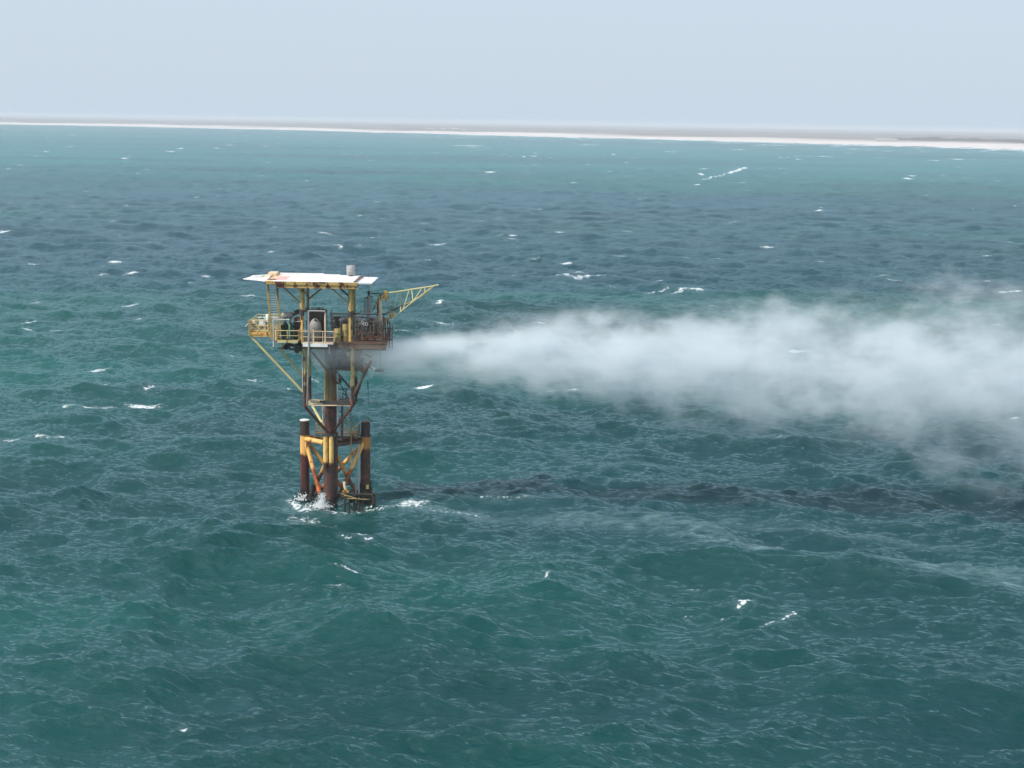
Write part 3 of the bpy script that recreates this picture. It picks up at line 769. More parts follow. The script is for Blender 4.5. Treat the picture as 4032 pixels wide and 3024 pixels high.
p = Q(3, 1210, 400, -0.8)
cb2 = thing('switchgear_cabinet', 'tall dark brown cabinet with sloping hood beside the near left deck column', 'cabinet', (p.x, Y0, zmd))
xa = Q(3, 1135, 400, -0.8).x; xb = Q(3, 1300, 400, -0.8).x; zc_ = Q(3, 1200, 190, -0.8).z
mb = MB(); mb.box(xa, xb, Y0 - 0.8, Y0 + 1.2, zmd + 0.003, zc_ - 0.6); mb.build('cabinet_body', 'brown', cb2, bevel=0.03)
mb = MB(); slab(mb, [(xa, Y0 - 0.8, 0), (xb + 0.6, Y0 - 0.8, 0.5), (xb + 0.6, Y0 + 1.2, 0.5), (xa, Y0 + 1.2, 0)], zc_ - 0.35, zc_)
for i in range(6): mb.sphere((xa + 0.15 * i + 0.1, Y0 - 0.4, zc_ + 0.1 + 0.07 * i), 0.12, 1)
mb.build('hood', 'dark', cb2)
mb = MB(); mb.box(xa + 0.12, xb - 0.1, Y0 - 0.84, Y0 - 0.803, zmd + 0.8, zc_ - 0.8); mb.build('door', 'dark', cb2)
mb = MB(); mb.tube((xa + 0.05, Y0 - 0.95, zmd), (xa + 0.05, Y0 - 0.95, zc_ - 0.3), 0.06); mb.tube((xa, Y0 - 0.95, zc_ - 0.9), (xb, Y0 - 0.95, zc_ - 0.9), 0.05); mb.build('conduit', 'lgrey', cb2)

# green pump skid
p = Q(3, 1010, 820, -2.0)
gp = thing('pump_skid', 'dark green pump and valve set behind the left pale yellow railing', 'pump', (p.x, Y0 - 2, zmd))
mb = MB(); mb.qbox(3, 850, 1150, 770, 850, -2.4, -1.0); mb.build('skid_base', 'green', gp)
mb = MB()
mb.tube(Q(3, 860, 640, -2.0), Q(3, 1130, 640, -2.0), 0.42, n=20); mb.tube(Q(3, 900, 640, -2.0), Q(3, 930, 640, -2.0), 0.52, n=20); mb.tube(Q(3, 1060, 640, -2.0), Q(3, 1085, 640, -2.0), 0.52, n=20)
mb.build('pump_casing', 'green', gp, smooth=True)
mb = MB()
for i in range(20):
    u = random.uniform(830, 1150); v = random.uniform(400, 560)
    mb.tube(Q(3, u, v, -1.8), Q(3, u + random.uniform(-40, 40), v + random.uniform(20, 90), -1.8), random.uniform(0.08, 0.2), n=10)
mb.tube(Q(3, 780, 500, -1.6), Q(3, 1150, 490, -1.6), 0.13, n=10)
mb.build('valve', 'green', gp, smooth=True)
mb = MB(); mb.tube(Q(3, 1046, 445, -2.9), Q(3, 1046, 780, -2.9), 0.075, n=10); mb.build('standpipe', 'lgreen', gp, smooth=True)
mb = MB(); mb.tube(Q(3, 715, 450, -1.9), Q(3, 880, 380, -1.9), 0.05); mb.tube(Q(3, 800, 380, -1.9), Q(3, 800, 560, -1.9), 0.09, n=10); mb.tube(Q(3, 920, 300, -1.9), Q(3, 900, 400, -1.9), 0.07); mb.build('fitting', 'lgrey', gp)

# outrigger equipment
p = Q(3, 400, 600, -1.9)
jb = thing('junction_box', 'square white box on a stand behind the railing of the left side platform', 'box', (p.x, Y0 - 2.0, zo))
mb = MB(); mb.qbox(3, 345, 458, 352, 466, -2.2, -1.8); mb.build('box_body', 'white', jb, bevel=0.02)
mb = MB(); q0 = Q(3, 400, 466, -2.0); mb.tube(q0, (q0.x, q0.y, zo), 0.06); mb.build('stand', 'lgrey', jb)
p = Q(3, 550, 600, -1.0)
wt = thing('upright_tank', 'narrow white upright tank on legs beside the foot of the steep stair', 'tank', (p.x, Y0 - 1.0, zo))
q0 = Q(3, 552, 385, -1.0); q1 = Q(3, 552, 220, -1.0); hh = q1.z - q0.z
mb = MB(); mb.lathe(q0, [(0.1, -0.08), (0.2, 0), (0.215, 0.1), (0.215, hh - 0.12), (0.17, hh), (0.05, hh + 0.05)], 20); mb.build('tank_shell', 'white', wt, smooth=True)
for s_ in (-0.15, 0.15):
    mb = MB(); mb.tube((q0.x + s_, q0.y, q0.z), (q0.x + s_, q0.y, zo), 0.045); mb.build('leg', 'brown', wt)
p = Q(3, 500, 600, 0.8)
pr_ = thing('pipe_rack', 'row of small brown and white pipes and valves on the left side platform deck', 'pipework', (p.x, Y0 + 0.5, zo))
mb = MB(); mb.tube(Q(3, 300, 288, 1.5), Q(3, 420, 288, 1.5), 0.06); mb.tube(Q(3, 440, 288, 1.5), Q(3, 820, 290, 1.5), 0.07); mb.tube(Q(3, 350, 288, 1.5), Q(3, 350, 560, 1.5), 0.04); mb.tube(Q(3, 480, 288, 1.5), Q(3, 480, 560, 1.5), 0.04)
mb.build('rail_pipe', 'white', pr_, smooth=True)
mb = MB()
for i in range(14):
    u = random.uniform(180, 640); v = random.uniform(480, 590); mb.tube(Q(3, u, v, 0), Q(3, u, 612, 0), random.uniform(0.06, 0.14), n=8)
mb.qbox(3, 165, 255, 450, 500, -1.6, -1.2); mb.tube(Q(3, 480, 390, -0.5), Q(3, 600, 400, -0.5), 0.07); mb.tube(Q(3, 570, 390, -0.4), Q(3, 570, 610, -0.4), 0.09)
mb.build('valve', 'brown', pr_, smooth=True)
mb = MB()
for i in range(8):
    u = random.uniform(200, 660); mb.tube(Q(3, u, random.uniform(430, 540), -0.9), Q(3, u + 20, 605, -0.9), 0.05)
mb.build('pipe', 'lgrey', pr_)

# olive drums behind the right part of the deck edge
for k, (u, v0, v1, dd, r, mt, lb) in enumerate(((460, 905, 1180, -2.4, 0.31, 'olive', 'olive drab barrel standing just left of the near right deck column'),
                                       (320, 985, 1220, -2.7, 0.36, 'olive', 'dull olive tank at the right end of the front balcony railing'),)):
    q0, q1 = vleg(4, u, v1, v0, dd); q0.z = zmd
    t = thing('barrel' if k == 0 else 'squat_tank', lb, 'barrel' if k == 0 else 'tank', q0)
    hh = q1.z - q0.z
    mb = MB(); mb.lathe(q0, [(r * .95, 0.01), (r, 0.05), (r, hh * .33), (r * 1.05, hh * .35), (r, hh * .37), (r, hh * .66), (r * 1.05, hh * .68), (r, hh * .7), (r, hh - .05), (r * .93, hh)], 24)
    mb.build('shell', mt, t, smooth=True)
    mb = MB(); mb.tube(q1 + Vector((0.1, 0, -0.02)), q1 + Vector((0.1, 0, 0.12)), 0.06); mb.tube(q1 + Vector((-0.1, 0.1, -0.02)), q1 + Vector((-0.1, 0.1, 0.3)), 0.04); mb.build('bung', 'dark', t)
# valve skid, right
p = Q(4, 800, 1100, -2.4)
vk = thing('valve_manifold', 'dark grey valve and pipe cluster below the bent black header pipe', 'valves', (p.x, Y0 - 2.4, zmd))
mb = MB(); mb.qbox(4, 745, 855, 925, 1020, -2.6, -2.0); mb.qbox(4, 780, 980, 1040, 1110, -2.6, -1.6)
for i in range(14):
    u = random.uniform(740, 1010); v = random.uniform(820, 1060); mb.tube(Q(4, u, v, -2.2), Q(4, u, v + 90, -2.2), random.uniform(0.07, 0.14), n=8)
mb.build('valve_body', 'dark', vk)
mb = MB()
for i in range(9):
    u = random.uniform(740, 1120); mb.tube(Q(4, u, random.uniform(800, 930), -2.5), Q(4, u, 1190, -2.5), 0.06)
for i in range(16):
    u = random.uniform(620, 1140); v = random.uniform(770, 1000); mb.tube(Q(4, u, v, -2.0 + random.random() * 2), Q(4, u, 1180, -2.0 + random.random() * 0.01), 0.07)
for v in (860, 960, 1050): mb.tube(Q(4, 640, v, -1.9), Q(4, 1120, v + 4, -1.9), 0.06)
mb.tube(Q(4, 740, 1180, -2.8), Q(4, 1150, 1190, -2.8), 0.07); mb.path([Q(4, 780, 1150, -2.8), Q(4, 880, 1125, -2.8), Q(4, 1050, 1140, -2.8), Q(4, 1130, 1180, -2.8)], 0.07)
mb.build('pipe', 'brown', vk)
mb = MB()
for u, v in ((800, 900), (845, 905), (770, 880)):
    c = Q(4, u, v, -2.7); ring = [c + Vector((math.cos(t) * .15, 0, math.sin(t) * .15)) for t in [i * math.pi / 6 for i in range(13)]]; mb.path(ring, 0.025, n=5)
mb.build('hand_wheel', 'lgrey', vk)
p = Q(4, 940, 1100, -1.2)
pn = thing('control_panel', 'dark grey rectangular panel at the left of the crane post', 'panel', (p.x, Y0 - 1.2, zmd))
mb = MB(); mb.qbox(4, 860, 1025, 770, 935, -1.4, -1.0); mb.build('panel_body', 'grey', pn, bevel=0.03)
for u in (885, 1000):
    mb = MB(); q0 = Q(4, u, 935, -1.2); mb.tube(q0, (q0.x, q0.y, zmd), 0.06); mb.build('leg', 'grey', pn)
mb = MB(); mb.qbox(4, 885, 1000, 800, 905, -1.44, -1.403); mb.build('door', 'dark', pn)

p = Q(1, 1100, 800, 0.2)
cp = thing('compressor_skid', 'large dark machinery skid in the middle of the main deck right of the tank frame', 'machinery', (p.x, Y0 + 0.3, zmd))
mb = MB(); xa = Q(1, 1010, 800, -0.6).x; xb = Q(1, 1180, 800, -0.6).x
mb.box(xa, xb, Y0 - 0.9, Y0 + 1.6, zmd + 0.003, zmd + 0.5); mb.build('skid_base', 'dark', cp)
mb = MB(); mb.tube((xa + 0.1, Y0 - 0.2, zmd + 1.3), (xb - 0.2, Y0 - 0.2, zmd + 1.3), 0.6, n=20); mb.tube((xa + 0.7, Y0 - 0.2, zmd + 1.3), (xa + 0.8, Y0 - 0.2, zmd + 1.3), 0.72, n=20)
mb.box(xa + 0.15, xa + 1.0, Y0 + 0.5, Y0 + 1.4, zmd + 0.5, zmd + 2.3); mb.box(xb - 0.9, xb, Y0 - 0.9, Y0 + 0.1, zmd + 0.5, zmd + 2.0); mb.build('engine_block', 'dark', cp, smooth=True)
mb = MB()
for i in range(16):
    x_ = random.uniform(xa, xb); y_ = Y0 + random.uniform(-1.3, 0.2); z_ = zmd + random.uniform(0.2, 1.4)
    mb.tube((x_, y_, z_), (x_, y_, z_ + random.uniform(0.4, 1.1)), random.uniform(0.05, 0.12)); mb.tube((x_, y_, z_), (x_ + random.uniform(-0.9, 0.9), y_, z_), 0.05)
mb.build('pipe', 'brown', cp)
mb = MB()
for x_, z_ in ((xa + 0.3, 1.9), (xa + 1.0, 2.1), (xb - 0.5, 2.2)): mb.sphere((x_, Y0 - 0.9, zmd + z_), 0.2, 2); mb.tube((x_, Y0 - 0.9, zmd + 0.4), (x_, Y0 - 0.9, zmd + z_), 0.06)
mb.build('gauge', 'lgrey', cp, smooth=True)
p = Q(1, 1330, 800, 0.2)
hx = thing('heat_exchanger', 'grey stacked pipe exchanger behind the near right deck column', 'machinery', (p.x, Y0 + 0.5, zmd))
xa = Q(1, 1270, 800, 0).x; xb = Q(1, 1470, 800, 0).x
for z_, r_ in ((0.6, 0.38), (1.45, 0.34)):
    mb = MB(); mb.lathe((xa, Y0 + 0.6, zmd + z_), [(0.1, -0.1), (r_, 0), (r_, (xb - xa) * 0.45), (r_ + 0.08, (xb - xa) * 0.46), (r_ + 0.08, (xb - xa) * 0.49), (r_, (xb - xa) * 0.5), (r_, xb - xa), (0.1, xb - xa + 0.1)], 20, axis='X'); mb.build('shell', 'grey', hx, smooth=True)
mb = MB()
for i in range(12):
    x_ = random.uniform(xa, xb); mb.tube((x_, Y0 - 0.1, zmd + random.uniform(0.0, 0.8)), (x_, Y0 - 0.1, zmd + random.uniform(1.3, 2.5)), random.uniform(0.05, 0.1))
mb.tube((xa, Y0 - 0.1, zmd + 2.3), (xb, Y0 - 0.1, zmd + 2.3), 0.06); mb.build('pipe', 'dark', hx)
mb = MB(); mb.box(xa + 0.2, xa + 0.4, Y0 + 0.3, Y0 + 0.9, zmd + 0.003, zmd + 1.2); mb.box(xb - 0.5, xb - 0.3, Y0 + 0.3, Y0 + 0.9, zmd + 0.003, zmd + 1.2); mb.build('saddle', 'rust', hx)
# vent stack / tree
q0, q1 = vleg(4, 890, 1150, 385, 0.8); q0.z = zmd
vt = thing('vent_stack', 'grey upright valve stack with a thin antenna rising left of the crane', 'vent stack', q0)
mb = MB(); mb.tube(q0, q1, 0.2, n=16)
for f_ in (0.5, 0.66, 0.8, 0.93): c = q0.lerp(q1, f_); mb.tube(c - Vector((0, 0, .06)), c + Vector((0, 0, .06)), 0.27, n=16)
mb.build('stack_body', 'grey', vt, smooth=True)
mb = MB(); mb.tube(q1, Q(4, 890, 300, 0.8), 0.13, n=12); mb.tube(Q(4, 830, 425, 0.8), Q(4, 950, 400, 0.8), 0.09); mb.sphere(Q(4, 885, 330, .8), .17, 2); mb.build('valve', 'dark', vt, smooth=True)
mb = MB(); a = Q(4, 888, 300, 0.8); mb.tube(a, a + Vector((0, 0, 0.65)), 0.07); mb.tube(a + Vector((0, 0, 0.65)), Q(4, 885, 170, 0.8), 0.03); mb.build('antenna', 'lgrey', vt)
mb = MB(); mb.tube(Q(4, 805, 430, 0.8), Q(4, 805, 700, 0.8), 0.05); mb.path([Q(4, 720, 700, .4), Q(4, 740, 655, .4), Q(4, 820, 670, .4), Q(4, 880, 700, .4)], 0.06)
q_ = Q(4, 830, 730, .8); mb.tube(Q(4, 830, 470, 0.8), q_, 0.05); mb.build('bypass_pipe', 'grey', vt)

# crane
q0, q1 = vleg(4, 1096, 1130, 360, 0.2); q0.z = zmd
cr = thing('pedestal_crane', 'small yellow lattice boom crane reaching right from the end of the main deck', 'crane', q0)
mb = MB(); mb.tube(q0, q1, 0.17, n=14); mb.tube(q0.lerp(q1, 0.0), q0.lerp(q1, 0.45), 0.22, n=14); pst = mb.build('post', 'cream', cr, smooth=True)
mb = MB(); mb.tube(Q(4, 1075, 430, 0.2), Q(4, 940, 690, 0.2), 0.07); mb.tube(Q(4, 1050, 420, 1.2), Q(4, 1050, 740, 1.2), 0.1); mb.build('back_stay', 'yellow', cr)
mb = MB(); mb.qbox(4, 1090, 1230, 405, 455, -0.2, 0.6); mb.tube(Q(4, 1192, 400, 0.2), Q(4, 1192, 515, 0.2), 0.06); mb.qbox(4, 1080, 1120, 355, 410, -.05, .45); mb.build('slew_head', 'yellow', cr)
mb = MB(); mb.tube(Q(4, 1190, 300, 0.2), Q(4, 1190, 392, 0.2), 0.2, n=18); mb.tube(Q(4, 1190, 390, 0.2), Q(4, 1190, 405, 0.2), 0.24, n=18); mb.build('winch', 'orange', cr, smooth=True)
mb = MB(); mb.tube(Q(4, 930, 345, 0.3), Q(4, 1160, 352, 0.3), 0.06); mb.build('jib_tie', 'dark', cr)
mb = MB()
tip = (4, 2150, 192, 0.2)
top = [(4, 1235, 338, 0.2), (4, 1480, 305, 0.2), (4, 1700, 268, 0.2), (4, 2000, 222, 0.2), tip]
n1_ = [(4, 1330, 785, -0.5), (4, 1690, 492, -0.4), (4, 1850, 372, -0.15), (4, 2010, 255, 0.1)]
n2_ = [(4, 1240, 695, 0.9), (4, 1530, 548, 0.8), (4, 1820, 420, 0.6), (4, 1995, 285, 0.4)]
mb.path([Q(*p) for p in top], 0.075, n=8); mb.path([Q(*p) for p in n1_], 0.065, n=8)
for a, b in (((1245, 370), (1240, 690)), ((1420, 330), (1345, 610)), ((1468, 320), (1465, 565)), ((1612, 300), (1505, 640)), ((1665, 290), (1688, 490)), ((1840, 262), (1690, 490)), ((1905, 245), (1900, 340)), ((1990, 240), (1815, 425)), ((2050, 218), (2005, 262))):
    da = 0.2; db = 0.9 if a[0] in (1245, 1468, 1990, 1420) else -0.45
    mb.tube(Q(4, a[0], a[1], da), Q(4, b[0], b[1], db), 0.045, n=6)
for (a, b) in (((4, 1465, 680, -.5), (4, 1460, 585, .85)), ((4, 1690, 492, -.4), (4, 1640, 500, .75))): mb.tube(Q(*a), Q(*b), 0.045, n=6)
bm_ = mb.build('boom', 'pale_yellow', cr)
mb = MB(); mb.path([Q(*p) for p in n2_[:2]], 0.085, n=8); mb.path([Q(4, 1120, 735, 0.9), Q(4, 1240, 695, 0.9)], 0.07); mb.build('lower_chord', 'dark', cr)
mb = MB(); mb.path([Q(*p) for p in n2_[1:]], 0.05, n=8); mb.build('upper_chord', 'pale_yellow', cr)
mb = MB(); mb.tube(Q(4, 1300, 680, 0.2), Q(4, 1300, 800, 0.2), 0.22, n=12); mb.qbox(4, 1210, 1250, 780, 900, -0.3, 0.1); mb.tube(Q(4, 1160, 760, .3), Q(4, 1200, 1180, .3), .08); mb.build('boom_foot', 'yellow', cr)
# davit posts at right end in the vapour
for i, u in enumerate((1165, 1230, 1310)):
    pass
mb = MB()
for u in (1150, 1185, 1225, 1265, 1310):
    q_ = Q(4, u, 760 + (u - 1150) * 0.9, -0.6); mb.tube(q_, (q_.x, q_.y, zmd - (0.9 if u > 1250 else 0)), 0.05)
mb.tube(Q(4, 1150, 980, -0.6), Q(4, 1320, 985, -0.6), 0.05); mb.tube(Q(4, 1150, 1180, -.6), Q(4, 1320, 1185, -.6), .07)
part(mb, 'end_frame', 'rust', md)
# escape rope
a = Q(5, 1240, 520, 0.5)
rp = thing('hanging_line', 'thin dark line with a weight hanging towards the sea from the right of the deck', 'rope', a)
mb = MB(); mb.path([Q(5, 1235, 430, 0.5), Q(5, 1245, 900, 0.5), Q(5, 1265, 1320, 0.5)], 0.022, n=5); mb.build('line', 'dark', rp)
mb = MB(); mb.tube(Q(5, 1238, 690, 0.5), Q(5, 1240, 800, 0.5), 0.07, 0.05, n=8); mb.build('weight', 'dark', rp)
mb = MB(); mb.tube(Q(5, 1195, 990, 0.5), Q(5, 1300, 990, 0.5), 0.05, n=8); mb.build('crossbar', 'lgrey', rp)

# ================================================================== SEA
rng = np.random.default_rng(11)
WIND = RAD(64)
def cascade(N, L, lam_min, lam_max, A=None, sig=None, lam_p=30.0, seed=1, sprd=3):
    g = np.random.default_rng(seed)
    k1 = 2 * np.pi * np.fft.fftfreq(N, L / N)
    kx, ky = np.meshgrid(k1, k1, indexing='ij'); k = np.hypot(kx, ky); k[0, 0] = 1
    kp = 2 * np.pi / lam_p
    th = np.arctan2(ky, kx) - WIND
    S = k ** -4 * np.exp(-1.25 * (kp / k) ** 2) * (0.02 + np.abs(np.cos(th / 2)) ** (2 * sprd))
    S[(k < 2 * np.pi / lam_max) | (k > 2 * np.pi / lam_min)] = 0; S[0, 0] = 0
    dk = 2 * np.pi / L
    H = (g.standard_normal((N, N)) + 1j * g.standard_normal((N, N))) * np.sqrt(S) * dk
    f = lambda a: np.real(np.fft.ifft2(a)) * N * N
    h = f(H)
    if A is None: A = sig / h.std()
    dx = f(-1j * kx / k * H); dy = f(-1j * ky / k * H)
    jxx = f(kx * kx / k * H); jyy = f(ky * ky / k * H); jxy = f(kx * ky / k * H)
    return [a * A for a in (h, dx, dy, jxx, jyy, jxy)], A, L, N
def sample(c, x, y, rot, which):
    arrs, A, L, N = c
    cr_, sr = math.cos(rot), math.sin(rot)
    u = ((x * cr_ + y * sr) / L * N) % N; v = ((-x * sr + y * cr_) / L * N) % N
    i = np.floor(u).astype(np.int64); j = np.floor(v).astype(np.int64); fu = (u - i).astype(np.float32); fv = (v - j).astype(np.float32)
    i %= N; j %= N; i2 = (i + 1) % N; j2 = (j + 1) % N
    r = []
    for q in which:
        a = arrs[q].astype(np.float32)
        r.append((a[i, j] * (1 - fu) + a[i2, j] * fu) * (1 - fv) + (a[i, j2] * (1 - fu) + a[i2, j2] * fu) * fv)
    return r
cA = cascade(512, 640.0, 4.5, 300.0, sig=0.50, seed=3, sprd=4, lam_p=30)
cB = cascade(512, 97.0, 0.8, 4.5, A=cA[1], seed=5, sprd=8.0, lam_p=25)

# polar sheet round the point under the camera
rs = [62.0]
while rs[-1] < 9000:
    r = rs[-1]
    kk = 0.0019 if r < 260 else (0.0019 + (min(r, 1500) - 260) / 1240 * 0.0041)
    rs.append(r * (1 + kk))
rs += [11000, 14000, 18000, 23500]
rs = np.array(rs); NR = len(rs)
TH0 = RAD(27); NT = 1000
ths = np.linspace(-TH0, TH0, NT)
R_, T_ = np.meshgrid(rs, ths, indexing='ij')
X = R_ * np.sin(T_); Y = R_ * np.cos(T_)
edge = np.clip((TH0 - np.abs(T_)) / RAD(1.5), 0, 1)
cell = np.gradient(rs)[:, None] * np.ones((1, NT))
fA = edge * np.clip(1.25 - R_ / 5000, 0.0, 1)
fB = edge * np.clip((2.6 - cell) / 1.6, 0, 1) * 1.55
hA, ax, ay, jxx, jyy, jxy = sample(cA, X, Y, RAD(0), range(6))
hB, bx, by, bxx, byy, bxy = sample(cB, X, Y, RAD(13), range(6))
c13, s13 = math.cos(RAD(13)), math.sin(RAD(13))
bxw = bx * c13 - by * s13; byw = bx * s13 + by * c13
chop = 1.1
PX = X - chop * (ax * fA + 0.5 * bxw * fB); PY = Y - chop * (ay * fA + 0.5 * byw * fB)
near_p = 1 - 0.85 * np.exp(-((X - base.x) ** 2 + (Y - Y0) ** 2) / 8.0 ** 2)     # the legs break the swell
PZ = hA * fA * near_p + hB * fB
# swell gathering round the platform feet stays low
J = (1 - chop * (jxx + 0.5 * bxx)) * (1 - chop * (jyy + 0.5 * byy)) - (chop * jxy) ** 2
crest = np.clip((0.42 - J) / 0.25, 0, 1) * np.clip((hA - 0.35) / 0.3, 0, 1)
patch = np.zeros_like(crest)
foam = crest * 0.30 * (R_ < 1200)
slick = np.zeros_like(foam)
dth = ths[1] - ths[0]
def stamp(x, y, L, W, ang, s, arr, power=2):
    r = math.hypot(x, y); t = math.atan2(x, y)
    if abs(t) > TH0: return
    ext = max(L, W) * 1.6
    i0, i1 = np.searchsorted(rs, [r - ext, r + ext]); i0 = max(0, i0 - 1); i1 = min(NR, i1 + 1)
    j0 = max(0, int((t - ext / r + TH0) / dth) - 1); j1 = min(NT, int((t + ext / r + TH0) / dth) + 2)
    dx = X[i0:i1, j0:j1] - x; dy = Y[i0:i1, j0:j1] - y
    ca, sa_ = math.cos(ang), math.sin(ang)
    u = (dx * ca + dy * sa_) / L; v = (-dx * sa_ + dy * ca) / W
    g = s * np.exp(-(u * u + v * v) ** (power / 2 * 1.0))
    arr[i0:i1, j0:j1] = np.maximum(arr[i0:i1, j0:j1], g)
def streak(pts, wpx, s, arr, wobble=0.0, n=None):
    """a foam line whose ends were read off the photograph, laid on the sea"""
    k = 4032 / 2212
    W3 = [sea(p[0] * k, p[1] * k) for p in pts]
    for a, b in zip(W3, W3[1:]):
        d = (b - a); L = d.length; m_ = n or max(2, int(L / (0.35 * max(0.4, wpx))))
        for i in range(m_ + 1):
            p = a.lerp(b, i / m_)
            q = s * random.uniform(0.65, 1.1)
            if arr is foam and random.random() < 0.5: stamp(p.x - wpx, p.y - wpx, wpx * 2.6, wpx * 1.8, -0.2, q * 0.55, slick)
            stamp(p.x + random.uniform(-1, 1) * wobble, p.y + random.uniform(-1, 1) * wobble, wpx * random.uniform(0.6, 1.3), wpx * random.uniform(0.6, 1.3), 0, q, arr)
caps = [  # (points in the 2212-wide view, half width in metres, strength)
    ([(1198, 598), (1225, 603), (1250, 606), (1278, 601), (1312, 595)], 0.9, 1.0),
    ([(1398, 632), (1415, 628), (1440, 627)], 0.6, 0.9), ([(1445, 633), (1462, 631), (1480, 627), (1518, 632)], 0.9, 1.0), ([(1480, 656), (1500, 655)], 0.9, .9),
    ([(1518, 389), (1550, 381), (1580, 374)], 1.8, 1.0), ([(1578, 373), (1612, 362)], 3.2, 1.1), ([(1598, 395), (1610, 394)], 2, .9),
    ([(138, 876), (165, 875), (215, 874)], 0.55, 1.0), ([(220, 868), (272, 864)], 0.35, 0.8), ([(310, 846), (335, 840)], 0.4, 0.7),
    ([(4, 946), (40, 949)], 0.35, 0.8), ([(70, 951), (110, 952), (140, 949)], 0.4, 0.9), ([(192, 940), (213, 937)], 0.4, 1.0),
    ([(640, 528), (680, 532), (742, 540)], 0.9, 0.9), ([(895, 559), (925, 562), (955, 567)], 0.6, 0.9), ([(935, 531), (965, 527)], 0.8, 1.0),
    ([(148, 548), (178, 546)], 1.1, 1.1), ([(320, 527), (372, 525)], 0.6, 0.8), ([(942, 662), (970, 656)], 0.8, 1.1), ([(962, 700), (985, 699)], 0.8, 1.0),
    ([(792, 1168), (806, 1165), (824, 1158)], 0.36, 1.0), ([(800, 1175), (818, 1172)], 0.26, 0.9), ([(755, 1171), (772, 1173)], 0.22, 0.9),
    ([(728, 1234), (765, 1239), (800, 1246)], 0.25, 0.9), ([(690, 1265), (734, 1267)], 0.22, 0.85), ([(510, 1289), (550, 1292)], 0.2, 0.7),
    ([(1580, 1309), (1604, 1303), (1618, 1294)], 0.30, 1.1), ([(1538, 1322), (1568, 1318)], 0.16, 0.9), ([(1478, 1308), (1494, 1312)], 0.15, .8),
    ([(1638, 1352), (1680, 1342), (1712, 1330)], 0.14, 0.85), ([(1706, 1332), (1722, 1322)], 0.22, 1.0), ([(1722, 1302), (1740, 1303)], .14, .7),
    ([(1180, 1256), (1205, 1243)], 0.24, 0.9), ([(1484, 1253), (1500, 1256)], 0.2, 0.85), ([(390, 1576), (400, 1573)], 0.16, 1.0), ([(135, 1438), (146, 1437)], 0.16, 0.9),
    ([(2160, 633), (2205, 634)], 0.9, 1.1), ([(2150, 522), (2205, 526)], 0.9, 0.8), ([(1560, 484), (1625, 486)], 1.2, 0.75), ([(1345, 379), (1362, 380)], 3.0, 1.1),
    ([(485, 777), (520, 779), (545, 782)], 0.35, 0.7), ([(330, 842), (310, 845)], 0.4, .8), ([(440, 399), (450, 399)], 2.6, 1.1), ([(1675, 951), (1690, 950)], 0.25, 0.8),
    ([(1090, 470), (1060, 471)], 1.0, .7), ([(1765, 456), (1774, 455)], 1.6, 1.1), ([(2092, 453), (2102, 453)], 1.8, 1.1),
]
for pts, wd, s in caps: streak(pts, wd, s, foam, wobble=wd * 0.5)
# foam washing round the platform's feet, and the current streak downwind of it
for pts, wd, s in (([(640, 1090), (665, 1100), (700, 1100)], 0.6, 0.95), ([(630, 1108), (680, 1112)], 0.5, 0.66), ([(705, 1100), (745, 1108)], 0.5, 0.9), ([(640, 1118), (720, 1122)], 0.6, 0.5),
                   ([(745, 1098), (812, 1098)], 0.4, 0.75), ([(812, 1096), (860, 1094), (925, 1092)], 0.65, 0.9), ([(870, 1100), (960, 1100), (1050, 1108)], 1.0, 0.45),
                   ([(625, 1078), (632, 1086)], .4, .9), ([(660, 1140), (720, 1132)], 0.5, 0.5), ([(1040, 1080), (1100, 1088), (1150, 1084)], 0.4, 0.5)):
    streak(pts, wd, s, foam, wobble=wd * 0.7)
for pts, wd, s in (([(860, 1095), (1000, 1106), (1150, 1118), (1300, 1128), (1500, 1145)], 1.6, 0.75), ([(1480, 1150), (1620, 1172), (1760, 1190), (1900, 1208), (2080, 1240), (2300, 1290)], 1.9, 0.85),
                   ([(1560, 1110), (1700, 1135), (1850, 1150), (2050, 1180)], 1.1, 0.4), ([(1900, 1215), (2100, 1235), (2300, 1260)], 1.5, 0.6)):
    streak(pts, wd, s, slick, wobble=wd * 0.5)
# random whitecaps, denser to the horizon where more sea is seen
for i in range(640):
    r = 240 * math.exp(random.random() ** 0.75 * math.log(4300 / 240)); t = random.uniform(-0.42, 0.42)
    L = random.uniform(0.7, 2.4) * (1 + r / 900); W = max(L * 0.22, 0.4, r * 0.003 * random.uniform(0.6, 1.3))
    stamp(r * math.sin(t), r * math.cos(t), L, W * 0.9, random.uniform(-0.25, 0.25), random.uniform(0.6, 1.15), foam)

for i in range(420):
    r = random.uniform(1300, 4300); t = random.uniform(-0.42, 0.42)
    stamp(r * math.sin(t), r * math.cos(t), random.uniform(3, 9), r * random.uniform(0.004, 0.009), random.uniform(-0.1, 0.1), random.uniform(0.7, 1.15), foam)
# coast: its water line read off the photograph
coast_px = [(-900, 470), (-300, 482), (0, 489), (600, 500), (1200, 513), (2016, 535), (2600, 548), (3200, 565), (3700, 578), (4032, 588), (4400, 599), (4900, 614)]
coast = [sea(px, py) for px, py in coast_px]
def along(t):
    t = t * (len(coast) - 1); i = min(int(t), len(coast) - 2); return coast[i].lerp(coast[i + 1], t - i), (coast[i + 1] - coast[i]).normalized()
for i in range(620):
    p, d = along(random.uniform(0.10, 0.92)); r0 = math.hypot(p.x, p.y)
    off = abs(random.gauss(0, 1)) * r0 * random.choice((0.04, 0.09, 0.16)) + 10
    q = p * ((r0 - off) / r0)
    L = random.uniform(8, 60) * (0.5 if off > 250 else 1.3); stamp(q.x, q.y, L * 0.8, random.uniform(16, 50), math.atan2(d.y, d.x) + random.uniform(-0.08, 0.08), random.uniform(0.7, 1.25), foam)

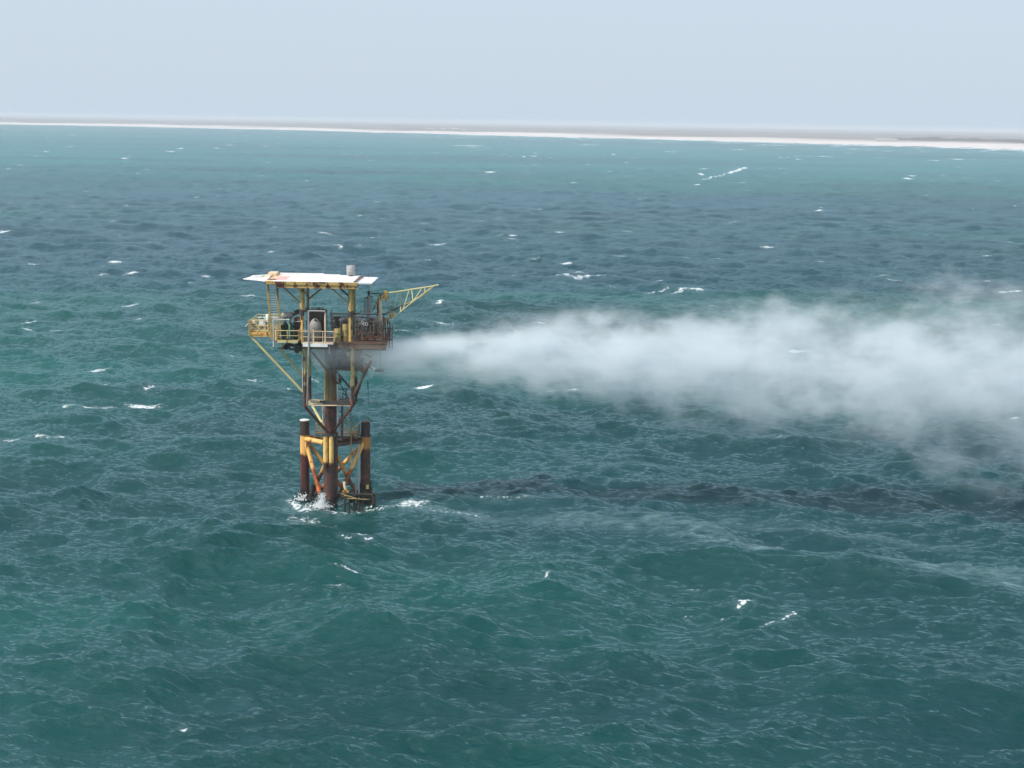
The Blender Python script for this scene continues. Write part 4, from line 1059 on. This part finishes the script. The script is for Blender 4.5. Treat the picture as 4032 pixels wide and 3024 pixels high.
def grid_mesh(name, PX, PY, PZ, extra=None):
    nr, ntt = PX.shape
    co = np.stack([PX, PY, PZ], -1).reshape(-1, 3).astype(np.float32)
    idx = np.arange(nr * ntt).reshape(nr, ntt)
    f = np.stack([idx[:-1, :-1], idx[:-1, 1:], idx[1:, 1:], idx[1:, :-1]], -1).reshape(-1, 4)
    if extra is not None:
        ec, ef = extra; ef = ef + len(co); co = np.concatenate([co, ec.astype(np.float32)]); f = np.concatenate([f, ef])
    me = bpy.data.meshes.new(name)
    me.vertices.add(len(co)); me.vertices.foreach_set('co', co.ravel())
    me.loops.add(len(f) * 4); me.loops.foreach_set('vertex_index', f.ravel().astype(np.int32))
    me.polygons.add(len(f)); me.polygons.foreach_set('loop_start', np.arange(0, len(f) * 4, 4, dtype=np.int32))
    me.polygons.foreach_set('loop_total', np.full(len(f), 4, np.int32)) if False else None
    me.update(calc_edges=True); me.validate()
    me.polygons.foreach_set('use_smooth', np.ones(len(f), bool))
    return me, len(co)
# rest of the circle, coarse
er = np.concatenate([[0.5], np.geomspace(5, 62, 8), np.geomspace(75, 23500, 50)])
et = np.linspace(TH0, 2 * math.pi - TH0, 90)
ER, ET = np.meshgrid(er, et, indexing='ij')
ec = np.stack([ER * np.sin(ET), ER * np.cos(ET), np.zeros_like(ER)], -1).reshape(-1, 3)
ei = np.arange(ER.size).reshape(ER.shape)
ef = np.stack([ei[:-1, :-1], ei[:-1, 1:], ei[1:, 1:], ei[1:, :-1]], -1).reshape(-1, 4)
er2 = np.concatenate([[0.5], np.geomspace(5, 62, 8)]); et2 = np.linspace(-TH0, TH0, 20)
ER2, ET2 = np.meshgrid(er2, et2, indexing='ij')
ec2 = np.stack([ER2 * np.sin(ET2), ER2 * np.cos(ET2), np.zeros_like(ER2)], -1).reshape(-1, 3)
ei2 = np.arange(ER2.size).reshape(ER2.shape) + len(ec)
ef2 = np.stack([ei2[:-1, :-1], ei2[:-1, 1:], ei2[1:, 1:], ei2[1:, :-1]], -1).reshape(-1, 4)
me, nv = grid_mesh('water', PX, PY, PZ, (np.concatenate([ec, ec2]), np.concatenate([ef, ef2])))
att = me.attributes.new('foam', 'FLOAT', 'POINT'); fv = np.zeros(nv, np.float32); fv[:foam.size] = foam.ravel(); att.data.foreach_set('value', fv)
att = me.attributes.new('slick', 'FLOAT', 'POINT'); fv = np.zeros(nv, np.float32); fv[:foam.size] = slick.ravel(); att.data.foreach_set('value', fv)
rough = np.clip(0.07 + 0.22 * np.clip((cell - 0.5) / 4, 0, 1), 0, 1)
att = me.attributes.new('unresolved', 'FLOAT', 'POINT'); fv = np.full(nv, 0.3, np.float32); fv[:foam.size] = rough.ravel(); att.data.foreach_set('value', fv)
water = bpy.data.objects.new('water', me); col.objects.link(water); water['kind'] = 'structure'

def water_mat():
    mt, nt, out = new_mat('sea_water')
    pos, x, y, z = position(nt)
    def attr(n):
        a = nt.nodes.new('ShaderNodeAttribute'); a.attribute_name = n; return NX(nt, a.outputs['Fac'])
    foam, slick, unres = attr('foam'), attr('slick'), attr('unresolved')
    # sediment / sea-bed patches
    pa = noise_node(nt, 0.010, 4, 0.55, mapping(nt, pos, (0.6, 1.0, 1), (0, 0, 0.2)))
    pb = noise_node(nt, 0.0016, 3, 0.5, mapping(nt, pos, (0.35, 1.0, 1), (0, 0, -0.1), (40, 0, 0)))
    c = mixc(nt, pa.smooth(0.36, 0.66), (0.002, 0.034, 0.037), (0.004, 0.077, 0.068))
    # sandy shallows towards the beach
    sh = (y + (pb - 0.5) * 1500).smooth(600, 1700)
    c = mixc(nt, sh * 0.85, c, (0.016, 0.135, 0.150))
    pd = noise_node(nt, 0.006, 4, 0.6, mapping(nt, pos, (0.30, 1.0, 1), (0, 0, -0.08), (7, 3, 0)))
    c = mixc(nt, (pd * 0.7 + y.smooth(300, 480) * y.smooth(1100, 700) * 0.13).smooth(0.36, 0.47) * y.smooth(220, 420) * 0.8, c, (0.004, 0.036, 0.060))
    plume_shade = y.smooth(148, 166) * y.smooth(240, 195) * (x + (pa - 0.5) * 30).smooth(-16, 8)  # shade below the plume, painted into the water colour
    c = mixc(nt, plume_shade * 0.5, c, (0.004, 0.034, 0.050))
    dk = pb.smooth(0.50, 0.60) * y.smooth(300, 700)
    c = mixc(nt, dk * 0.75, c, (0.012, 0.058, 0.085))
    # darker and bluer to the right, close in
    rgt = (x * 1.0 + (pa - 0.5) * 60).smooth(-10, 45) * y.smooth(260, 200)
    c = mixc(nt, rgt * 0.65, c, (0.005, 0.034, 0.042))
    # small ripples
    al = mapping(nt, pos, (1, 1, 1), (0, 0, 0.45))      # turned so x runs along the crests
    n1 = noise_node(nt, 1.7, 4, 0.6, mapping(nt, al, (0.42, 1.35, 1)), 0.3)
    n2 = noise_node(nt, 5.0, 3, 0.6, mapping(nt, al, (0.55, 1.3, 1)))
    bn = nt.nodes.new('ShaderNodeBump'); bn.inputs['Strength'].default_value = 1.0; bn.inputs['Distance'].default_value = 0.27
    nt.links.new((n1 + n2 * 0.22).s, bn.inputs['Height'])
    slk = slick * (noise_node(nt, 0.9, 5, 0.7, mapping(nt, pos, (0.5, 1.4, 1), (0, 0, 0.1)), 0.5)).smooth(0.30, 0.68)
    c = mixc(nt, slk * 0.62, c, (0.20, 0.30, 0.34))
    # light leaving the water body does not follow the ripples; the mirror of the sky on top does
    dif = nt.nodes.new('ShaderNodeBsdfDiffuse'); nt.links.new(c, dif.inputs['Color'])
    nrm = nt.nodes.new('ShaderNodeVectorMath'); nrm.operation = 'NORMALIZE'
    geo = nt.nodes.new('ShaderNodeNewGeometry'); sc_ = nt.nodes.new('ShaderNodeVectorMath'); sc_.operation = 'MULTIPLY'
    sc_.inputs[1].default_value = (0.25, 0.25, 1.0); nt.links.new(geo.outputs['Normal'], sc_.inputs[0])
    nt.links.new(sc_.outputs[0], nrm.inputs[0]); nt.links.new(nrm.outputs[0], dif.inputs['Normal'])
    gl = nt.nodes.new('ShaderNodeBsdfGlossy'); nt.links.new(unres.s, gl.inputs['Roughness']); nt.links.new(bn.outputs[0], gl.inputs['Normal'])
    gl.inputs['Color'].default_value = (0.74, 0.95, 1.0, 1)
    fr = nt.nodes.new('ShaderNodeFresnel'); fr.inputs['IOR'].default_value = 1.333; nt.links.new(bn.outputs[0], fr.inputs['Normal'])
    # where ripples are too far to resolve, their mean tilt keeps the mirror from closing up
    frc = NX(nt, fr.outputs[0]).min(0.60 - unres * 1.1)
    b = nt.nodes.new('ShaderNodeMixShader'); nt.links.new(frc.s, b.inputs[0]); nt.links.new(dif.outputs[0], b.inputs[1]); nt.links.new(gl.outputs[0], b.inputs[2])
    # foam
    fn = noise_node(nt, 2.6, 6, 0.75, mapping(nt, pos, (0.8, 1.2, 1)), 0.6)
    fn2 = noise_node(nt, 0.05, 3, 0.6, pos)
    ff = (foam * 0.85 + (fn - 0.5) * 3.2 * foam.smooth(0.0, 0.25) * y.smooth(900, 400, 0.35, 1.0)).smooth(0.42, 0.90) * 0.92
    fb = nt.nodes.new('ShaderNodeBsdfDiffuse'); fb.inputs['Color'].default_value = (0.70, 0.75, 0.78, 1)
    mx = nt.nodes.new('ShaderNodeMixShader'); nt.links.new(ff.s, mx.inputs[0]); nt.links.new(b.outputs[0], mx.inputs[1]); nt.links.new(fb.outputs[0], mx.inputs[2])
    nt.links.new(mx.outputs[0], out.inputs['Surface'])
    return mt
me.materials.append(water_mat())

# ------------------------------------------------------------------ splash at the leg
def foam_mat():
    mt, nt, out = new_mat('white_water')
    finish(nt, out, (0.86, 0.89, 0.91), 0.7); return mt
M['whitewater'] = foam_mat()
mb = MB()
s0 = P(1262, 1985, -1.2); s0.z = 0.2
for i in range(1100):
    t = random.random()
    h = (random.random() ** 1.8) * 1.55
    spread = 0.30 * (1.15 - h / 2.2) + 0.06
    cx = s0.x + 0.12 * h + random.gauss(0, spread); cy_ = s0.y + random.gauss(0, 0.4)
    mb.sphere((cx, cy_, s0.z - 0.1 + h), random.uniform(0.008, 0.045) * (1.3 - h / 2.4), 1, (1, 1, random.uniform(0.7, 1.6)))
for i in range(500):
    cx = s0.x + random.gauss(-0.2, 0.8); cy_ = s0.y - 0.3 + random.gauss(0, 0.8)
    mb.sphere((cx, cy_, 0.15 + abs(random.gauss(0, 0.12))), random.uniform(0.01, 0.045), 1, (1.4, 1, 0.6))
for i in range(130):
    cx = P(1182, 1975, 0.5).x + random.gauss(0, 0.35); mb.sphere((cx, Y0 + 1.2 + random.gauss(0, 0.3), 0.2 + abs(random.gauss(0, 0.35))), random.uniform(0.02, 0.08), 1)
sp = mb.build('sea_spray', 'whitewater', None, smooth=True)
tag(sp, 'white spray bursting up against the rusty centre leg at the waterline', 'spray', kind='stuff')

# ================================================================== LAND
def sand_mat():
    mt, nt, out = new_mat('sand_flats')
    pos, x, y, z = position(nt)
    a = nt.nodes.new('ShaderNodeAttribute'); a.attribute_name = 'inland'; inl = NX(nt, a.outputs['Fac'])
    n1 = noise_node(nt, 0.0022, 5, 0.6, mapping(nt, pos, (0.25, 1, 1))); n2 = noise_node(nt, 0.02, 4, 0.6, mapping(nt, pos, (0.3, 1, 1)))
    c = mixc(nt, (inl + (n1 - 0.5) * 0.10).smooth(0.020, 0.046), (0.66, 0.58, 0.55), (0.19, 0.15, 0.135))
    c = mixc(nt, n2.smooth(0.55, 0.7) * inl.smooth(0.05, 0.1) * 0.5, c, (0.16, 0.12, 0.10))
    finish(nt, out, c, 0.9); return mt
M['sand'] = sand_mat()
offs = [-60, 0, 120, 350, 600, 800, 1100, 1700, 3000, 6000, 12000, 16500]
hts = [-1.5, 0.05, 1.5, 3.5, 6.0, 7.5, 6, 6, 7, 8, 9, 9]
ns = 400; LX = np.zeros((len(offs), ns)); LY = LX.copy(); LZ = LX.copy()
for j in range(ns):
    p, d = along(j / (ns - 1)); nrm = Vector((-d.y, d.x, 0)); nrm = nrm if nrm.y > 0 else -nrm
    wob = mnoise.noise(Vector((p.x * 0.004, 3.3, 0))) * 60
    fx = p.x / math.hypot(p.x, p.y); fy = p.y / math.hypot(p.x, p.y)
    for i, o_ in enumerate(offs):
        o2 = o_ * (1 + (0.55 * mnoise.noise(Vector((p.x * 0.0016, 9.0, 0))) + 0.25 * mnoise.noise(Vector((p.x * 0.007, 5.0, 0))) if 1 < i < 9 else 0)) + (wob if i else 0)
        LX[i, j] = p.x + fx * o2; LY[i, j] = p.y + fy * o2
        LZ[i, j] = hts[i] + (mnoise.noise(Vector((LX[i, j] * 0.003, LY[i, j] * 0.004, 1))) * 3.0 if i > 3 else 0)
lm, nlv = grid_mesh('beach', LX, LY, LZ)
at_ = lm.attributes.new('inland', 'FLOAT', 'POINT'); at_.data.foreach_set('value', np.repeat(np.array(offs, np.float32) / 16500.0, ns))
lm.materials.append(M['sand'])
lo = bpy.data.objects.new('beach', lm); col.objects.link(lo); lo['kind'] = 'structure'
# low dark ridge of scrub dunes right
def ridge(name, px0, px1, dist_extra, h, wd, mat, nseg=140, seed=0):
    mb = MB(); pr0 = None
    for i in range(nseg + 1):
        px = px0 + (px1 - px0) * i / nseg
        py = np.interp(px, [c[0] for c in coast_px], [c[1] for c in coast_px])
        s = sea(px, py); r0 = math.hypot(s.x, s.y); u = Vector((s.x / r0, s.y / r0, 0)); b_ = u * (r0 + dist_extra)
        tt = i / nseg; hh = h * (math.sin(math.pi * min(1, tt * 6) / 2) * math.sin(math.pi * min(1, (1 - tt) * 6) / 2)) * (0.75 + 0.5 * mnoise.noise(Vector((i * 0.17, seed, 0)))+ 0.25 * mnoise.noise(Vector((i * 0.9, seed, 4)))) + 0.3
        row = [mb.bm.verts.new(b_ + Vector((0, 0, 3))), mb.bm.verts.new(b_ + u * wd * 0.3 + Vector((0, 0, 6 + hh))), mb.bm.verts.new(b_ + u * wd * 0.7 + Vector((0, 0, 6 + hh * 0.9))), mb.bm.verts.new(b_ + u * wd + Vector((0, 0, 3)))]
        if pr0:
            for k in range(3): mb.bm.faces.new((pr0[k], row[k], row[k + 1], pr0[k + 1]))
        pr0 = row
    return mb.build(name, mat, None, smooth=True)
M['scrub'] = paint('scrub', (0.07, 0.05, 0.045), 0.2, 0.02, streak=False, rough=0.9)
M['dune'] = paint('dune', (0.19, 0.15, 0.14), 0.0, 0.01, streak=False, rough=0.9)
o_ = ridge('hill', 3440, 4700, 900, 12, 260, 'scrub', seed=2); o_['kind'] = 'structure'
o_ = ridge('sand_dunes', -700, 4700, 2600, 9, 900, 'dune', 260, seed=5); o_['kind'] = 'structure'
# few pale sheds on the shore
shed_spec = [(1690, 760, 26, 7, 'long low pale shed behind the far beach, leftmost of the shore buildings'), (1745, 820, 14, 11, 'tall narrow pale shed on the far shore left of the highest one'),
             (1790, 800, 30, 13, 'highest and widest pale shed of the far shore cluster'), (1822, 760, 15, 7, 'small low pale shed at the right end of the far shore cluster'),
             (3490, 500, 60, 9, 'long white shed far right at the left end of the dark scrub ridge')]
for px, ex, wd, h, lb in shed_spec:
    h *= 0.6
    py = np.interp(px, [c[0] for c in coast_px], [c[1] for c in coast_px]); s = sea(px, py); r0 = math.hypot(s.x, s.y); b_ = Vector((s.x / r0, s.y / r0, 0)) * (r0 + ex)
    t = thing('shore_shed', lb, 'building', (b_.x, b_.y, 5), 'pale sheds on the far shore')
    mb = MB(); mb.box(b_.x - wd / 2, b_.x + wd / 2, b_.y, b_.y + 14, 3, 5 + h); mb.build('wall', 'lgrey', t)
    mb = MB(); slab(mb, [(b_.x - wd / 2 - 1, b_.y - 1, 0), (b_.x + wd / 2 + 1, b_.y - 1, 0), (b_.x + wd / 2 + 1, b_.y + 7, 2.2), (b_.x - wd / 2 - 1, b_.y + 7, 2.2)], 5.02 + h, 5.4 + h)
    slab(mb, [(b_.x - wd / 2 - 1, b_.y + 7, 2.2), (b_.x + wd / 2 + 1, b_.y + 7, 2.2), (b_.x + wd / 2 + 1, b_.y + 15, 0), (b_.x - wd / 2 - 1, b_.y + 15, 0)], 5.02 + h, 5.4 + h)
    mb.build('roof', 'lgrey', t)

# ================================================================== VAPOUR PLUME
XN = P(1484, 1362, 0).x
ZN = P(1512, 1362, 0).z
TEND = 84.0
def prof(px, top, bot):
    t = P(px, 1400, 0).x - XN; zt_ = P(px, top, 0).z - ZN; zb_ = P(px, bot, 0).z - ZN; return t, zt_, zb_
keys = [(1205, 1290, 1500), (1300, 1240, 1530), (1500, 1215, 1560), (1700, 1200, 1590), (2100, 1190, 1610), (2500, 1150, 1690), (3000, 1100, 1800), (3500, 1030, 1900), (3700, 920, 1960), (3780, 880, 1990), (3900, 940, 2020), (4032, 1040, 2060), (4500, 1040, 2120)]
K = [prof(*k) for k in keys]
tk = [k[0] for k in K]
def Rup(t): return float(np.interp(t, tk, [k[1] for k in K]))
def Rdn(t): return float(np.interp(t, tk, [-k[2] for k in K]))
mb = MB(); rings = []
nx = 90
ta, tb = tk[0], tk[-1]
for i in range(nx + 1):
    t = ta + (tb - ta) * i / nx; ring = []
    ru, rd = Rup(t), Rdn(t); sm = min(1, max(0, (t + 2) / 9)); sm = sm * sm * (3 - 2 * sm); ry = 8.0 - 3.2 * sm + 0.075 * max(0, t)
    tf = min(1, (i + 0.5) / 3)
    for j in range(36):
        a = 2 * math.pi * j / 36; s_ = math.sin(a)
        lump = 1 + 0.06 * mnoise.noise(Vector((t * 0.35, math.cos(a) * 2, s_ * 2)))
        ring.append(mb.bm.verts.new((XN + t, Y0 + math.cos(a) * ry * lump * tf, ZN + (ru if s_ > 0 else rd) * s_ * lump * tf)))
    rings.append(ring)
for ra, rb in zip(rings, rings[1:]):
    for j in range(36): mb.bm.faces.new((ra[j], ra[(j + 1) % 36], rb[(j + 1) % 36], rb[j]))
mb.bm.faces.new(rings[0]); mb.bm.faces.new(rings[-1][::-1])
def plume_mat():
    mt, nt, out = new_mat('gas_vapour')
    pos, x, y, z = position(nt)
    # turbulent warp, growing downwind
    wn = nt.nodes.new('ShaderNodeTexNoise'); wn.inputs['Scale'].default_value = 0.22; wn.inputs['Detail'].default_value = 3; wn.inputs['Roughness'].default_value = 0.6
    nt.links.new(mapping(nt, pos, (0.7, 1, 1)), wn.inputs['Vector'])
    sp_ = nt.nodes.new('ShaderNodeSeparateColor'); nt.links.new(wn.outputs['Color'], sp_.inputs[0])
    w1 = NX(nt, sp_.outputs[0]) - 0.5; w2 = NX(nt, sp_.outputs[1]) - 0.5
    t = x - XN
    amp = (t * 0.16 + 1.0).max(0.6).min(8.0)
    zz = z - ZN + t.max(0) * 0.035 + w1 * amp
    yy = y - Y0 + w2 * amp
    def curve(vals):
        n = nt.nodes.new('ShaderNodeFloatCurve'); nt.links.new(((t - ta) / (tb - ta)).s, n.inputs['Value'])
        c = n.mapping.curves[0]; pts = [((tk[i] - ta) / (tb - ta), v) for i, v in enumerate(vals)]
        c.points[0].location = pts[0]; c.points[-1].location = pts[-1]
        for p in pts[1:-1]: c.points.new(*p)
        for p in c.points: p.handle_type = 'VECTOR'
        n.mapping.update(); return NX(nt, n.outputs[0])
    up_ = curve([k[1] / 20 for k in K]) * 20.0; dn_ = curve([-k[2] / 20 for k in K]) * 20.0
    rv = z.gt(0) * 0 + (zz.gt(0)) * up_ + (1 - zz.gt(0)) * dn_
    ry = t.smooth(-2, 7, 8.0, 4.8) + t.max(0) * 0.075
    rho = ((zz / rv).pow(2) if False else ((zz / rv) * (zz / rv)) + (yy / ry) * (yy / ry)).sqrt()
    nf = noise_node(nt, 0.33, 5, 0.66, mapping(nt, pos, (0.6, 1, 1), (0, 0.25, 0)))
    nl = noise_node(nt, 0.11, 2, 0.5, mapping(nt, pos, (1, 1, 1), (0, 0.3, 0), (5, 2, 0)))
    # jet core: thin at the nozzle, opening fast
    rc = (t * 0.15 + 0.16).min(t * 0.060 + 1.5).max(0.05)
    q = ((zz * 1.0) * (zz * 1.0) + yy * yy).sqrt() / rc
    on = t.smooth(-0.5, 2.2)
    core = (q * q * -1.0).exp() * on * (3.0 / (t.max(0) * 0.26 + 1.2)) * nf.smooth(0.38, 0.60, 0.15, 1.5)
    body = (1.0 - rho + (nf - 0.5) * 2.0 + (nl - 0.5) * 2.4).smooth(0.38, 0.70)
    bod = body * t.smooth(0, 16) * (0.14 / (t.max(0) * 0.008 + 1.0)) * t.smooth(30, 80, 1.0, 0.7)
    veil = (1.0 - rho + (nf - 0.5) * 0.5).smooth(0.30, 0.75) * t.smooth(-7.6, -6.0) * t.smooth(8, 1) * 0.36
    below = (zz * -1.0).smooth(-1.3, 0.8)
    rim = (1.0 - rho).smooth(0.0, 0.12)
    # keep inside its hull
    zr = z - ZN; rv2 = (zr.gt(0)) * up_ + (1 - zr.gt(0)) * dn_; yr = y - Y0
    rho2 = ((zr / rv2) * (zr / rv2) + (yr / ry) * (yr / ry)).sqrt()
    hull = rho2.smooth(0.97, 0.72)
    dens = (core + bod + veil * below) * hull * t.smooth(-8.5, -7) 
    pv = nt.nodes.new('ShaderNodeVolumePrincipled')
    pv.inputs['Color'].default_value = (0.93, 0.97, 1.0, 1); pv.inputs['Anisotropy'].default_value = 0.12
    nt.links.new(dens.s, pv.inputs['Density'])
    nt.links.new(pv.outputs[0], out.inputs['Volume'])
    mt.cycles.volume_step_rate = 0.2
    return mt
plm = mb.build('gas_plume', plume_mat(), None)
tag(plm, 'long white gas vapour plume jetting right from under the deck', 'vapour plume', kind='stuff')

# ================================================================== HAZE
mt, nt_, out_ = new_mat('haze_air')
pv = nt_.nodes.new('ShaderNodeVolumePrincipled'); pv.inputs['Color'].default_value = (0.80, 0.86, 0.94, 1)
pv.inputs['Density'].default_value = 0.00012; pv.inputs['Anisotropy'].default_value = 0.0
nt_.links.new(pv.outputs[0], out_.inputs['Volume'])
mb = MB(); mb.box(-24500, 24500, -24500, 24500, -4.9, 48)
hz = mb.build('haze', mt, None); hz['kind'] = 'stuff'
hz['label'] = 'thin pale sea haze filling the air out to the far shore'; hz['category'] = 'haze'
